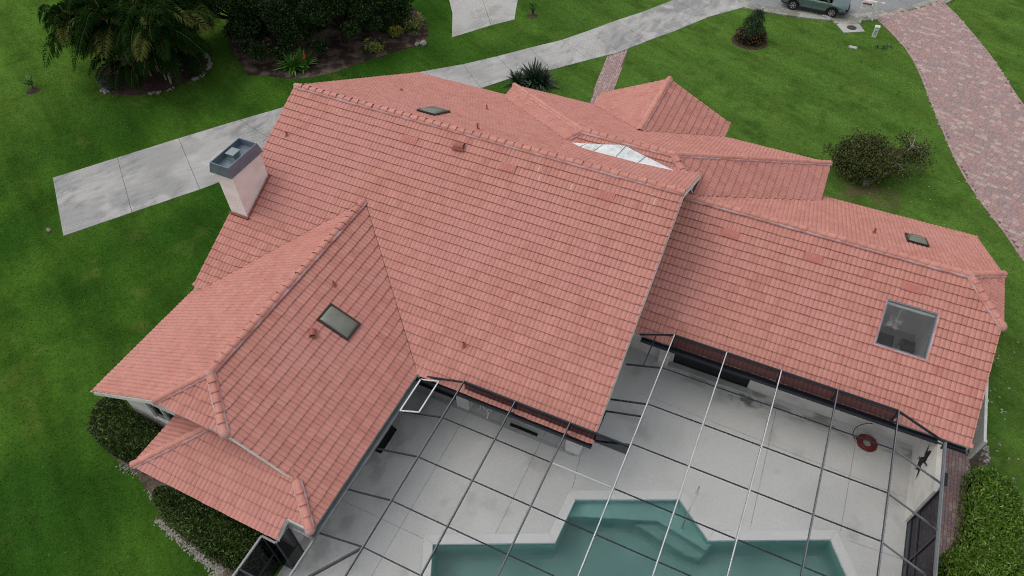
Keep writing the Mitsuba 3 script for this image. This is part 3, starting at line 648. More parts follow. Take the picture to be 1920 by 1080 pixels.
add('pane', B().add([(13.68, 7.69, 1.11), (17.52, 7.69, 1.11), (17.52, 7.69, 2.09), (13.68, 7.69, 2.09)], [[0, 1, 2, 3]]), 'pane', wk); wall((9.0, 7.6, 2.1), (12.05, 7.75, 2.75))
wall((18.25, 4.42, 0), (18.42, 7.6, 2.42), label_ := 'stucco')
wall((18.5, 7.75, 0), (18.65, 17.3, 2.2)); wall((7.2, 17.2, 0), (18.5, 17.35, 2.1)); wall((-9.1, -3.65, 0), (-8.95, 18.6, 2.25))
wall((-8.95, 18.5, 0), (12.0, 18.65, 2.2)); wall((-8.95, -3.65, 0), (-7.82, -3.5, 2.6)); wall((-6.25, -3.65, 0), (-.2, -3.5, 2.6)); wall((-7.82, -3.65, 0), (-6.25, -3.5, 1.15)); wall((-7.82, -3.65, 2.2), (-6.25, -3.5, 2.75))
wall((-5.45, -5.25, 0), (-.55, -5.10, 2.5)); wall((-5.45, -5.1, 0), (-5.3, -3.65, 2.5)); wall((-.62, -5.1, 0), (-.47, -3.6, 2.4))
for x, z0, pts_ in ((7.22, 2.4, [(2.1, 2.4), (17.6, 2.4), (YR, 6.65)]), (-9.2, 2.2, [(2.0, 2.4), (18.0, 2.4), (YR, 6.65)])):   # gable walls of the main roof
    v2 = np.array(pts_); V = np.vstack([np.column_stack([np.full(3, x), v2]), np.column_stack([np.full(3, x+.12), v2])])
    add('gable_wall', B().add(V, [[0, 1, 2], [3, 5, 4]]), 'stucco', H)
v2 = np.array([(-9.0, 2.4), (.2, 2.4), (-2.8, 4.25), (-5.45, 4.25)])
add('gable_wall', B().add(np.vstack([np.column_stack([v2[:, 0], np.full(4, -3.62), v2[:, 1]])]), [[0, 1, 2, 3]]), 'stucco', H)
v2 = np.array([(6.9, 2.1), (17.0, 2.1), (13.0, 4.3), (10.5, 4.3)])
add('gable_wall', B().add(np.column_stack([np.full(4, 18.6), v2]), [[0, 1, 2, 3]]), 'stucco', H)
# bedroom window on the wing
w = add('window', B().box((-7.82, -3.60, 1.15), (-6.25, -3.56, 2.2)), 'black_glass', H, label='dark window in a pale frame under the wing eave')
fr = B()
for lo, hi in (((-7.86, -3.69, 1.10), (-6.2, -3.58, 1.18)), ((-7.86, -3.68, 1.18), (-7.77, -3.58, 2.2)), ((-6.3, -3.68, 1.18), (-6.2, -3.58, 2.2)), ((-7.08, -3.67, 1.18), (-7.03, -3.58, 2.2))): fr.box(lo, hi)
add('frame', fr, 'white_vinyl', w)
# lanai: pilasters, sliding doors, floor sills
for x0, y0 in ((6.50, 2.03), (1.88, 2.06)): add('pilaster', B().box((x0, y0, 0), (x0+.55, y0+.5, 2.55), ch=.01), 'stucco', H)
add('pilaster', B().box((8.42, 7.32, 0), (8.86, 7.6, 2.6), ch=.01), 'stucco', H)
def slider(x0, x1, y, z1, n):
    d = add('sliding_door', B().box((x0, y-.01, .10), (x1, y+.02, z1)), 'black_glass', H)
    fr = B()
    for i in range(n+1):
        x = x0+(x1-x0)*i/n; fr.box((x-.03, y-.05, .08), (x+.03, y-.012, z1))
    fr.box((x0, y-.06, .06), (x1, y-.014, .12)); fr.box((x0, y-.06, z1-.06), (x1, y-.014, z1))
    add('frame', fr, 'dark_frame', d)
slider(9.0, 12.05, 7.66, 2.1, 3); slider(-.4, 1.88, 2.35, 2.3, 2)
add('threshold', B().box((8.9, 7.35, .04), (12.3, 7.6, .10)), 'concrete_light', H)
add('threshold', B().box((.3, 1.95, .045), (6.9, 2.10, .075)), 'concrete_light', H)

# chimney
ch = add('chimney', B().box((-9.64, 4.31, 2.0), (-8.79, 6.04, 6.40)), 'stucco_pink', H, label='square stucco chimney with blue grey metal cap')
cb, ct = (-9.80, 4.21, 6.36), (-8.70, 6.14, 6.80)
t = .07; V = []
for z, g, in ((6.36, 0), (6.80, .09)):
    V += [(cb[0]+g, cb[1]+g, z), (ct[0]-g, cb[1]+g, z), (ct[0]-g, ct[1]-g, z), (cb[0]+g, ct[1]-g, z)]
V += [(cb[0]+.13, cb[1]+.13, 6.80), (ct[0]-.13, cb[1]+.13, 6.80), (ct[0]-.13, ct[1]-.13, 6.80), (cb[0]+.13, ct[1]-.13, 6.80)]
V += [(cb[0]+.14, cb[1]+.14, 6.52), (ct[0]-.14, cb[1]+.14, 6.52), (ct[0]-.14, ct[1]-.14, 6.52), (cb[0]+.14, ct[1]-.14, 6.52)]
F = [[i+4*l, (i+1) % 4+4*l, (i+1) % 4+4*l+4, i+4*l+4] for l in range(3) for i in range(4)]+[[12, 13, 14, 15], [3, 2, 1, 0]]
add('metal_shroud', B().add(V, F), 'chase_metal', ch)
fl = B().box((-9.52, 4.98, 6.52), (-9.10, 5.42, 6.56)).box((-9.45, 5.05, 6.56), (-9.17, 5.35, 6.74)).box((-9.52, 4.98, 6.79), (-9.10, 5.42, 6.83), ch=.01)
for sx in (-9.47, -9.15):
    for sy in (5.03, 5.37): fl.box((sx-.012, sy-.012, 6.56), (sx+.012, sy+.012, 6.80))
add('flue_cap', fl, 'vent_metal', ch)
fs = B()
zm = zof('mn')
for a, b_ in (((-9.70, 4.24), (-8.72, 4.24)), ((-8.72, 4.24), (-8.72, 6.1))):
    fs.beam((*a, float(zm(*a))+.08), (*b_, float(zm(*b_))+.08), .07, .03, up=(0, 0, 1)).beam((*a, float(zm(*a))+.08), (*b_, float(zm(*b_))+.08), .02, .12)
add('flashing', fs, 'red_paint', ch)

# skylights: acrylic domes in dark frames
def skylight(k, x0, x1, y0, y1, label, hgt=.14):
    a, b_, c = FACES[k][1]; n = unit([-b_, -c, 1]); ex_, ey_ = unit([1, 0, b_]), None; ey_ = np.cross(n, ex_)
    ctr = np.array([(x0+x1)/2, (y0+y1)/2, 0]); ctr[2] = a+b_*ctr[0]+c*ctr[1]
    hx, hy = (x1-x0)/2*math.hypot(1, b_), (y1-y0)/2*math.hypot(1, c); R = np.stack([ex_, ey_, n], 1)
    fr = B()
    for lo, hi in (((-hx, -hy, 0), (hx, -hy+.07, .13)), ((-hx, hy-.07, 0), (hx, hy, .13)), ((-hx, -hy+.07, 0), (-hx+.07, hy-.07, .13)), ((hx-.07, -hy+.07, 0), (hx, hy-.07, .13))): fr.box(lo, hi, R, ctr, ch=.008)
    s = add('skylight', fr, 'dark_frame', H, label=label)
    m = 18; g = np.linspace(-1, 1, m); X, Y = np.meshgrid(g, g, indexing='ij')
    Z = .10+hgt*((1-np.abs(X)**2.6)*(1-np.abs(Y)**2.6))**.55
    V = np.column_stack([(X*(hx-.05)).ravel(), (Y*(hy-.05)).ravel(), Z.ravel()]) @ R.T+ctr
    F = [[i*m+j, (i+1)*m+j, (i+1)*m+j+1, i*m+j+1] for i in range(m-1) for j in range(m-1)]
    add('dome', B().add(V, F), 'dome', s, smooth=True)
skylight('wr', -2.74, -1.56, .78, 1.63, 'bubble skylight on the wing roof above the pool deck')
skylight('mb', -4.32, -3.42, 10.98, 12.26, 'bubble skylight on the far slope behind the main ridge')
skylight('rb', 15.95, 16.75, 13.9, 14.95, 'small bubble skylight on the far slope of the side roof')
# the big square roof window with the room below it
a, b_, c = FACES['rn'][1]; n = unit([0, -c, 1]); ey_ = unit([0, 1, c]); R = np.stack([[1, 0, 0], ey_, n], 1)
ctr = np.array([16.36, 9.43, float(zof('rn')(16.36, 9.43))]); hx, hy = .84, .77*math.hypot(1, c); fr = B()
for lo, hi in (((-hx, -hy, -.2), (hx, -hy+.035, .075)), ((-hx, hy-.035, -.2), (hx, hy, .075)), ((-hx, -hy+.035, -.2), (-hx+.035, hy-.035, .075)), ((hx-.035, -hy+.035, -.2), (hx, hy-.035, .075))): fr.box(lo, hi, R, ctr)
sq = add('roof_window', fr, 'chase_metal', H, label='large square clear roof window showing a white room')
fl = B()
for lo, hi in (((-hx-.03, -hy-.05, .05), (hx+.05, -hy-.002, .062)), ((hx+.002, -hy, .05), (hx+.07, hy, .062)), ((-hx-.03, -hy, .05), (-hx-.002, hy, .062))): fl.box(lo, hi, R, ctr)
add('flashing', fl, 'mortar', sq)
V = np.array([(-hx+.03, -hy+.03, .06), (hx-.03, -hy+.03, .06), (hx-.03, hy-.03, .06), (-hx+.03, hy-.03, .06)]) @ R.T+ctr
add('pane', B().add(V, [[0, 1, 2, 3]]), 'pane', sq)
room = B().box((13.3, 13.2, 0), (17.95, 13.28, 4.35)).box((17.9, 7.9, 0), (17.98, 13.2, 2.45)).box((13.2, 7.9, 0), (13.3, 13.2, 2.6)).box((13.3, 7.82, 0), (17.9, 7.9, 1.04)).box((13.3, 7.82, 2.16), (17.9, 7.9, 2.6)).box((13.3, 7.82, 1.04), (13.6, 7.9, 2.16)).box((17.6, 7.82, 1.04), (17.9, 7.9, 2.16))
V = np.array([(17.94, 7.9, 2.45), (17.94, 13.2, 2.45), (17.94, 13.2, 4.2), (17.94, 11.76, 4.9), (17.94, 9, 3.5)]); room.add(V, [[0, 1, 2], [0, 2, 3], [0, 3, 4]])
add('room', room, 'room_wall', H, label='white walls of the room under the roof window')
add('floor', B().box((13.3, 7.9, -.1), (17.9, 13.2, .06)), 'room_floor', H+'__room')
for x0, x1, y0, y1 in ((15.9, 17.05, 11.3, 12.64), (17.35, 17.88, 11.4, 12.66)): add('dark_cabinet', B().box((x0, y0, .06), (x1, y1, .20), ch=.01), 'cushion_dark', H+'__room')

# roof vents and pipes
def on(k, x, y): return np.array([x, y, float(zof(k)(x, y))])
def pipe(k, x, y, hh, r=.045, base=.12):
    hh, r, base = hh*.75, r*.85, base*.8; q = on(k, x, y); v, f = lathe([(base, .03), (r+.02, .10), (r, .12), (r, hh), (r-.008, hh), (r-.008, hh-.1)], 14)
    add('vent_pipe', B().add(v+q, f), 'red_paint', H)
pipe('mn', -8.89, 7.80, .30); pipe('mn', 2.14, 2.66, .34, .05); pipe('wr', -3.02, 2.35, .32); pipe('mb', -7.11, 14.0, .20)
pipe('mb', -2.91, 14.75, .38, .04); pipe('mb', -1.26, 10.80, .42, .045, .13); pipe('rb', 14.71, 13.9, .36, .05)
def hood(q, r, L, ang):
    """half round hood opening to one side"""
    th = np.linspace(0, np.pi, 13); V = []
    d, s = np.array([math.cos(ang), math.sin(ang), 0]), np.array([-math.sin(ang), math.cos(ang), 0])
    for t, rr in ((0, .9), (.15, 1), (1, 1), (1, .86), (.2, .84)): V.append(q+d*(t-.5)*L+rr*r*(np.cos(th)[:, None]*s+np.sin(th)[:, None]*np.array([0, 0, 1.05]))+[0, 0, .06])
    F = [[i*13+k, (i+1)*13+k, (i+1)*13+k+1, i*13+k+1] for i in range(4) for k in range(12)]+[[0, k, k+1, k+1] for k in range(1, 12)]
    bb = B().add(np.concatenate(V), F).box((-L*.6, -r*1.25, .03), (L*.6, r*1.25, .07), np.stack([d, s, [0, 0, 1]], 1), q)
    add('vent_hood', bb, 'red_paint', H)
hood(on('mn', -1.30, 9.25), .17, .42, 0.1); hood(on('wr', -2.55, .27), .13, .30, -.9)
for k, L in (('mn', ((-3.43, 9.0), (.97, 9.02), (5.01, 9.0))), ('rn', ((9.61, 10.86), (12.72, 10.85), (16.18, 10.82)))):
    for x, y in L:
        a, b_, c = FACES[k][1]; n = unit([0, -c, 1]); R = np.stack([[1, 0, 0], unit([0, 1, c]), n], 1); bb = B()
        bb.box((-.33, -.17, .03), (.33, .17, .078), R, on(k, x, y), ch=.012)
        for i in range(5): bb.box((-.27+i*.115, -.13, .078), (-.21+i*.115, .13, .090), R, on(k, x, y), ch=.004)
        add('flush_vent', bb, 'flush_vent', H)

# ------------------------------------------------------------------ the pool enclosure: aluminium frame with insect screens
C_ = thing('pool_enclosure', 'dark aluminium screen enclosure spanning the pool deck', 'pool cage')
ZT, ZG = 3.20, 2.55
BX = [2.79, 4.78, 6.81, 8.92, 10.86, 12.80, 14.72, 16.70]
PY = [4.85, 3.20, 1.52, -.20, -1.82, -3.47, -5.08, -6.75, -8.4, -10.05]
YE = -10.05
def bar(name, a, b_, w=.055, h=.10, mat='bronze', up=(0, 0, 1), par=C_): return add(name, B().beam(a, b_, w, h, up, ch=.006), mat, par)
for i, x in enumerate(BX):
    y1 = 1.40 if x < 7.5 else 6.45
    bar('beam', (x, YE, ZT+.02), (x, y1, ZT+.02), .048, .10)
    if i not in (3, 4, 5): bar('beam_cap', (x, YE, ZT+.075), (x, y1, ZT+.075), .030, .010, 'bronze_worn_and_sheen')  # lighter top strip stands in for sky sheen on the beam
    if i in (3, 4, 5): bar('beam_cap', (x, YE, ZT+.075), (x, y1, ZT+.075), .038, .012, 'pale_aluminium_and_glint')  # pale strip added along the top to paint in the sky glint
    if 0 < i < 3 or i > 2:   # upright, knee brace down to the gutter
        bar('upright', (x, y1, ZT-.02), (x, y1-.01, ZG+.06), .06, .06, up=(1, 0, 0))
        add('knee_brace', B().beam((x, y1-.04, ZG+.0), (x, y1-.42, ZT-.08), .05, .05, (1, 0, 0)).box((x-.01, y1-.16, ZT-.24), (x+.01, y1-.02, ZT-.06)), 'bronze', C_)
bar('header', (2.79, 1.40, ZT), (8.92, 1.40, ZT), .06, .10); bar('header', (8.92, 6.45, ZT), (16.70, 6.45, ZT), .06, .10)
for i in range(len(BX)-1):
    x0, x1 = BX[i]+.04, BX[i+1]-.04
    for y in PY:
        if y > 1.45 and x0 < 8.9: continue
        bar('purlin', (x0, y, ZT+.02), (x1, y, ZT+.02), .034, .046, 'pale_aluminium_and_glint' if (i, y) == (2, -.20) else 'bronze')  # one purlin coloured pale to paint in its glint
# sloping mansard on the left, down to the wing gutter
ML = [1.36]+[y for y in PY if -5.3 < y < 1.4]
for y in ML[1:]: bar('purlin', (.98, y, 2.42), (2.75, y, ZT), .045, .07)
bar('header', (1.0, 1.30, 2.62), (2.79, 1.38, ZT), .05, .08)
bar('beam', (2.79, -5.08, ZT), (.30, -8.1, 2.42), .06, .12); bar('eave_beam', (.98, 1.2, 2.44), (.98, -9.9, 2.44), .07, .10, 'bronze_worn_and_sheen')
# right mansard and the screened side wall
for y in [4.55, 2.88, 1.20, -.45, -2.1, -3.75, -5.4]: bar('purlin', (16.74, y+.3, ZT), (18.33, y, 2.74), .045, .07, 'bronze_worn_and_sheen')
bar('beam', (16.70, 6.45, ZT), (18.36, 6.18, 2.72), .05, .09)
bar('eave_beam', (18.36, 6.20, 2.72), (18.36, YE, 2.72), .09, .10, 'bronze_worn_and_sheen')
for y in (6.15, 4.40, 2.75, 1.1, -.55, -2.2): bar('post', (18.36, y, 0), (18.36, y, 2.70), .06, .06, up=(1, 0, 0))
for z in (.38, 1.05): bar('rail', (18.36, 4.36, z), (18.36, YE, z), .05, .05)
add('kick_plate', B().box((18.345, YE, .05), (18.365, 4.38, .36)), 'bronze', C_)
# slope between the long beam and the main gable
for y, z in ((6.42, 2.62), (4.80, 2.75), (3.15, 2.75), (2.62, 2.75), (1.44, 2.62)): bar('purlin', (7.66, y, z), (8.88, y+.03, ZT), .045, .07, 'rubber_black' if y in (3.15, 2.62) else 'bronze')
bar('beam', (7.68, 2.62, 2.76), (7.68, 1.44, 2.62), .05, .08); bar('post', (7.72, 1.42, ZT-.6), (7.72, 1.42, ZT), .05, .05, up=(1, 0, 0))
bar('beam', (8.28, 6.40, 2.95), (8.28, 4.82, 3.0), .04, .05)
# left corner: kicked out screen wall below the skirt roof
LZ = 2.45
LC = [(-.58, YE), (-.58, -5.92), (-.04, -5.92), (-.04, -5.32), (.95, -5.32)]
for a, b_ in zip(LC[:-1], LC[1:]): bar('eave_beam', (*a, LZ), (*b_, LZ), .07, .07, 'bronze_worn_and_sheen')
for q in LC[1:4]: bar('post', (*q, .05), (*q, LZ), .055, .055, up=(1, 0, 0))
for y in (-7.0, -8.5): bar('post', (-.58, y, .05), (-.58, y, LZ), .055, .055, up=(1, 0, 0))
bar('rail', (-.58, -5.92, 1.0), (-.58, YE, 1.0), .05, .05); bar('eave_beam', (-.58, -7.04, LZ), (.98, -7.04, LZ), .06, .07)
# opened panel frame beside the inside corner
fr = B()
zq = lambda x: 2.60+(x-1.0)*(ZT-2.6)/1.79+.03
for a, b_ in (((1.10, 1.14), (1.84, 1.20)), ((1.84, 1.20), (1.84, -.20)), ((1.84, -.20), (1.10, -.30)), ((1.10, -.30), (1.10, 1.14))): fr.beam((*a, zq(a[0])), (*b_, zq(b_[0])), .045, .04)
add('panel_frame', fr, 'pale_aluminium_and_glint', C_, label='pale frame of a separate small screen panel')
# screens
def screen(pts, mat='screen_mesh'): add('screen_panel', B().add(np.array(pts, float), [list(range(4))] if len(pts) == 4 else [[0, 1, 2]]), mat, C_)
for i in range(len(BX)-1):
    ys = [1.37 if BX[i] < 8.9 else 6.42]+[y for y in PY if not (y > 1.45 and BX[i] < 8.9)]
    for y0, y1 in zip(ys[:-1], ys[1:]): screen([(BX[i], y0, ZT+.06), (BX[i], y1, ZT+.06), (BX[i+1], y1, ZT+.06), (BX[i+1], y0, ZT+.06)])
    yy = 1.40 if BX[i] < 8.9 else 6.45
    screen([(BX[i], yy, ZT), (BX[i+1], yy, ZT), (BX[i+1], yy-.02, 2.66 if yy < 2 else ZG-.05), (BX[i], yy-.02, 2.66 if yy < 2 else ZG-.05)], 'screen_dense')
for y0, y1 in zip(ML[:-1], ML[1:]): screen([(1.0, y0, 2.46), (1.0, y1, 2.46), (2.79, y1, ZT+.04), (2.79, y0, ZT+.04)])
ys = [6.2, 4.55, 2.88, 1.20, -.45, -2.1, -3.75]
for y0, y1 in zip(ys[:-1], ys[1:]):
    screen([(16.7, y0+.28, ZT+.04), (16.7, y1+.28, ZT+.04), (18.36, y1, 2.77), (18.36, y0, 2.77)])
    if y0 < 5: screen([(18.37, y0, 2.72), (18.37, y1, 2.72), (18.37, y1, .36), (18.37, y0, .36)], 'screen_wall')
screen([(7.7, 6.42, 2.66), (7.7, 1.44, 2.66), (8.92, 1.44, ZT+.03), (8.92, 6.42, ZT+.03)])
for a, b_ in zip(LC[:-2], LC[1:-1]): screen([(*a, LZ), (*b_, LZ), (*b_, .06), (*a, .06)], 'screen_wall')

# ------------------------------------------------------------------ things on the deck
g = thing('gecko_sculpture', 'black metal lizard sculpture on the white wall beside the screens', 'sculpture')
def wallpt(y, z, x=18.22): return (x, y+.22, z+.10)
gb = B()
gb.tube([wallpt(6.02, 1.62), wallpt(5.95, 1.42), wallpt(6.05, 1.2), wallpt(6.0, .98), wallpt(5.88, .8), wallpt(6.0, .62), wallpt(6.1, .5)], [.03, .075, .10, .08, .045, .025, .008], 10)
add('body', gb, 'rubber_black', g, smooth=40)
for i, (y, z, dy, dz) in enumerate(((5.98, 1.34, .34, .2), (6.0, 1.34, -.34, .2), (6.0, 1.0, .34, -.2), (5.98, 1.0, -.34, -.2))):
    lb = B().tube([wallpt(y, z), wallpt(y+dy*.6, z+dz*.2), wallpt(y+dy, z+dz)], [.035, .026, .018], 8)
    for k in (-.07, 0, .07): lb.tube([wallpt(y+dy, z+dz), wallpt(y+dy*1.25+k*.4, z+dz*1.3+k)], [.014, .006], 6)
    add('leg', lb, 'rubber_black', g, smooth=40)
add('head', B().tube([wallpt(6.02, 1.58), wallpt(6.04, 1.70), wallpt(6.06, 1.80)], [.05, .065, .03], 10), 'rubber_black', g, smooth=40)
hs = thing('hose_coil', 'dark red coiled hose lying flat on the deck by the wall', 'hose')
hb = []
for i in range(220):
    t = i/219*2*math.pi*5.5; r = .15+.020*t/ (2*math.pi)*2.0
    hb.append((16.68+r*math.cos(t), 7.02+r*math.sin(t), .075+.012*math.sin(t*3)))
add('coil', B().tube(hb, .027, 6), 'hose_red', hs, smooth=True)
add('coil_top', B().tube([(16.68+(.18+.045*k)*math.cos(t), 7.02+(.18+.045*k)*math.sin(t), .12+.01*math.sin(5*t)) for k in range(4) for t in np.linspace(0, 2*math.pi*.98, 30)], .026, 6), 'hose_red', hs, smooth=True)
add('loose_end', B().tube(smooth_line([(16.25, 7.0, .09), (16.12, 7.25, .10), (16.2, 7.45, .35), (16.45, 7.5, .62), (16.62, 7.5, .70)], 3), .015, 6), 'rubber_black', hs, smooth=True)
def wire_chair(label, x, y, rot):
    k = thing('wire_chair', label, 'chair'); c, s_ = math.cos(rot), math.sin(rot); Rm = np.array([[c, -s_, 0], [s_, c, 0], [0, 0, 1]]); o = np.array([x, y, .05])
    q = lambda *p: (np.array(p) @ Rm.T)+o
    f = B()
    for sx in (-.26, .26):
        f.tube([q(sx, -.25, 0), q(sx, -.24, .42), q(sx, .20, .40), q(sx, .36, .86)], .021, 6); f.tube([q(sx, .28, 0), q(sx, .20, .40)], .021, 6)
        f.tube([q(sx, -.24, .42), q(sx, -.2, .62), q(sx, .26, .62)], .021, 6)
    for p0, p1 in ((q(-.26, -.24, .42), q(.26, -.24, .42)), (q(-.26, .36, .86), q(.26, .36, .86)), (q(-.26, .2, .4), q(.26, .2, .4)), (q(-.26, -.25, .12), q(.26, -.25, .12))): f.tube([p0, p1], .021, 6)
    add('frame', f, 'white_vinyl', k)
    st_, bk = B(), B()
    for i in range(9):
        xx = -.24+i*.06; st_.tube([q(xx, -.24, .42), q(xx, .2, .405)], .011, 5); bk.tube([q(xx, .2, .405), q(xx, .36, .86)], .011, 5)
    add('seat', st_, 'white_vinyl', k); add('backrest', bk, 'white_vinyl', k)
wire_chair('white wire chair under the main eave beside the left pilaster', 3.15, 2.40, 2.6)
wire_chair('white wire chair half hidden behind the right pilaster', 5.85, 2.95, -2.2)
cc = thing('covered_grill', 'black covered grill under the wing eave', 'grill cover')
v = trimesh.convex.convex_hull(np.array([(-.4, -.95, .05), (.22, -.95, .05), (.26, .1, .05), (-.4, .15, .05), (-.36, -.85, .95), (.10, -.80, .92), (.14, 0, .98), (-.36, .05, .95), (-.1, -.9, 1.02), (-.1, .02, 1.05)]))
add('cover', B().tm(v), 'cushion_dark', cc)
add('hem', B().box((-.42, -.98, .05), (.27, .17, .10)), 'cushion_dark', cc)
tr = thing('door_track', 'black door track lying along the lanai threshold', 'track')
add('channel', B().box((4.15, 2.13, .05), (5.30, 2.155, .12)).box((4.15, 2.20, .05), (5.30, 2.225, .12)), 'rubber_black', tr)
add('base', B().box((4.15, 2.155, .05), (5.30, 2.20, .07)), 'dark_frame', tr)
# lamp hanging in the room under the roof window
lp = thing('pendant_lamp', 'white lamp with four bell shades seen through the square roof window', 'lamp')
o = np.array([16.42, 11.35, 2.25])
add('stem', B().tube([o+[0, 0, 2.35], o+[0, 0, .1]], .018, 8).tube([o+[0, 0, .28], o+[0, 0, .12]], .07, 12), 'lamp_shade', lp)
for k in range(4):
    a = k*math.pi/2+.5; d = np.array([math.cos(a), math.sin(a), 0])
    v, f = lathe([(.045, .16), (.06, .12), (.09, .05), (.14, -.02), (.135, -.02), (.085, .05), (.05, .12)], 18)
    Rm = np.stack([unit(np.cross([0, 0, 1.0], d)), unit(np.cross(np.cross([0, 0, 1.0], d), [0, 0, 1]))*0+d, [0, 0, 1]], 1)
    tilt = trimesh.transformations.rotation_matrix(-.7, np.cross(d, [0, 0, 1]))[:3, :3]
    add('shade', B().add(v @ tilt.T+o+d*.20, f).tube([o+[0, 0, .14], o+d*.17+[0, 0, .12]], .021, 6), 'lamp_shade', lp)

# ------------------------------------------------------------------ planting
def leaves(c, d, L, Wd, rng, fold=.12, curl=0.0):
    """rhombic leaves: centres c (n, 3), directions d (n, 3), lengths L, widths Wd"""
    n = len(c); d = d/np.linalg.norm(d, axis=1, keepdims=True); r = rng.normal(size=(n, 3)); r[:, 2] *= .5
    s = np.cross(d, r); s /= np.linalg.norm(s, axis=1, keepdims=True)+1e-9; nn = np.cross(s, d)
    L = np.broadcast_to(L, (n,))[:, None]; Wd = np.broadcast_to(Wd, (n,))[:, None]
    V = np.stack([c-d*L*.5, c+s*Wd*.5+nn*L*fold, c+d*L*.5-nn*L*curl, c-s*Wd*.5+nn*L*fold], 1)
    i = np.arange(n)*4
    F = np.vstack([np.column_stack([i, i+1, i+2]), np.column_stack([i, i+2, i+3])])
    uv = np.repeat(np.column_stack([rng.integers(0, 50000, n)+.5, np.zeros(n)]), 4, axis=0)
    return V.reshape(-1, 3), F, uv
def hedge(name, poly, h, n, mat, label, group=None, L=.085, Wd=.042, seed=1, lump=.16, edge=.35, crown='foliage'):
    rng = np.random.default_rng(seed); t = thing(name, label, 'hedge', group)
    x0, y0, x1, y1 = poly.bounds; q = np.empty((0, 2))
    while len(q) < n:
        c = rng.uniform((x0, y0), (x1, y1), (n*2, 2)); q = np.vstack([q, c[shapely.contains_xy(poly, c[:, 0], c[:, 1])]])
    q = q[:n]; dist = shapely.distance(poly.exterior, shapely.points(q))
    k = np.clip(dist/edge, 0, 1); dome = np.sqrt(1-(1-k)**2)
    top = h*(.45+.55*dome)+lump*(meshkit.fbm(np.column_stack([q*1.9, np.full(n, seed*1.7)]), 3)-.5)*2
    depth = rng.random(n)**2.2*.38*np.where(k < 1, 1.6, 1.0); z = np.maximum(top-depth*(1+1.2*(1-k)), .04)
    side = rng.random(n) < .25; z = np.where(side & (k < .8), rng.uniform(.05, 1, n)*np.maximum(top, .1), z)
    g = np.column_stack([q, z]); cen = np.array(poly.centroid.coords[0])
    out = np.column_stack([(q-cen)/(np.linalg.norm(q-cen, axis=1, keepdims=True)+.1)*(1-k)[:, None]*1.2, np.full(n, .75)])
    V, F, uv = leaves(g, out+rng.normal(0, .55, (n, 3)), L*rng.uniform(.7, 1.3, n), Wd*rng.uniform(.7, 1.3, n), rng)
    add(crown, (V, F), mat, t, uv=uv)
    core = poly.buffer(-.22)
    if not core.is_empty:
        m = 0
        add('twig_core', B().prism(core, lambda x, y: np.full(len(np.atleast_1d(x)), h*.72), .0), 'foliage_core', t)  # near-black solid core stands in for the shade inside the leaves
    st = B()
    for i in range(max(3, int(poly.area*2))):
        p = q[rng.integers(n)]; st.tube([(*p, 0), (*(p+rng.normal(0, .08, 2)), h*.6)], [.02, .008], 5)
    add('stem', st, 'bark_dark', t)
    return t
hedge('hedge', Polygon(smooth_line([(-10.0, -5.1), (-10.6, -4.2), (-10.25, -3.35), (-9.2, -3.75), (-7.4, -3.8), (-6.5, -4.3), (-7.3, -5.1), (-8.6, -5.35), (-10.0, -5.1)])), 1.25, 15000, 'hedge_leaf', 'dark green clipped hedge at the left corner of the wing', L=.13, Wd=.07, seed=3)
hedge('hedge', Polygon(smooth_line([(-6.0, -6.0), (-5.9, -5.45), (-4, -5.35), (-1.0, -5.4), (-.75, -6.0), (-1.0, -6.6), (-1.9, -6.85), (-3, -6.75), (-4.3, -6.6), (-5.4, -6.4), (-6.0, -6.0)])), 1.1, 16000, 'hedge_leaf', 'dark green clipped hedge below the skirt roof eave', L=.13, Wd=.065, seed=4)
hedge('hedge', Polygon(smooth_line([(19.95, 7.05), (20.6, 7.25), (21.3, 6.9), (21.7, 5.8), (21.75, 4), (21.7, 1), (21.5, -4), (19.2, -4), (19.1, 0), (19.1, 3.4), (19.75, 3.75), (19.85, 5.2), (19.95, 7.05)])), 1.25, 34000, 'bright_hedge_leaf', 'bright yellow green rounded hedge beside the brick side walk', L=.14, Wd=.06, seed=5, lump=.14)
hedge('shrub', Polygon(smooth_line([(20.0, 18.4), (20.3, 18.1), (20.9, 17.4), (21.0, 17.0), (20.3, 17.0), (19.7, 17.6), (20.0, 18.4)])), .7, 900, 'young_leaf', 'small bright green shrub behind the right end of the side roof', L=.14, Wd=.06, seed=6, edge=.25)

# broken shrub with bare grey branches in the front lawn
rng = np.random.default_rng(11); t = thing('bushy_shrub', 'sprawling half bare shrub with grey branches in the front lawn', 'shrub')
br = B(); tips = []
base = np.array([14.75, 22.55, 0])
for i in range(15):
    a = rng.uniform(0, 2*np.pi); r = rng.uniform(.5, 1.75); tip = np.array([14.85+math.cos(a)*r*1.15, 23.2+math.sin(a)*r*.85, rng.uniform(.7, 1.55)])
    mid = base*.45+tip*.55+[0, 0, .2]; p = smooth_line([tuple(base+rng.normal(0, .12, 3)*[1, 1, 0]), tuple(mid+rng.normal(0, .12, 3)), tuple(tip)], 2)
    br.tube(p, np.linspace(.04, .010, len(p)), 6); tips.append(tip)
    for k in range(5):
        s = np.array(p[rng.integers(len(p)//2, len(p))]); e = s+rng.normal(0, .33, 3)+[0, 0, .15]; br.tube([s, (s+e)/2+rng.normal(0, .05, 3), e], [.012, .008, .004], 5); tips.append(e)
bb2 = smooth_line([(14.9, 22.7, .1), (15.45, 23.2, .75), (15.95, 23.9, 1.35), (16.3, 24.5, 1.6)], 2); br.tube(bb2, np.linspace(.06, .035, len(bb2)), 7)
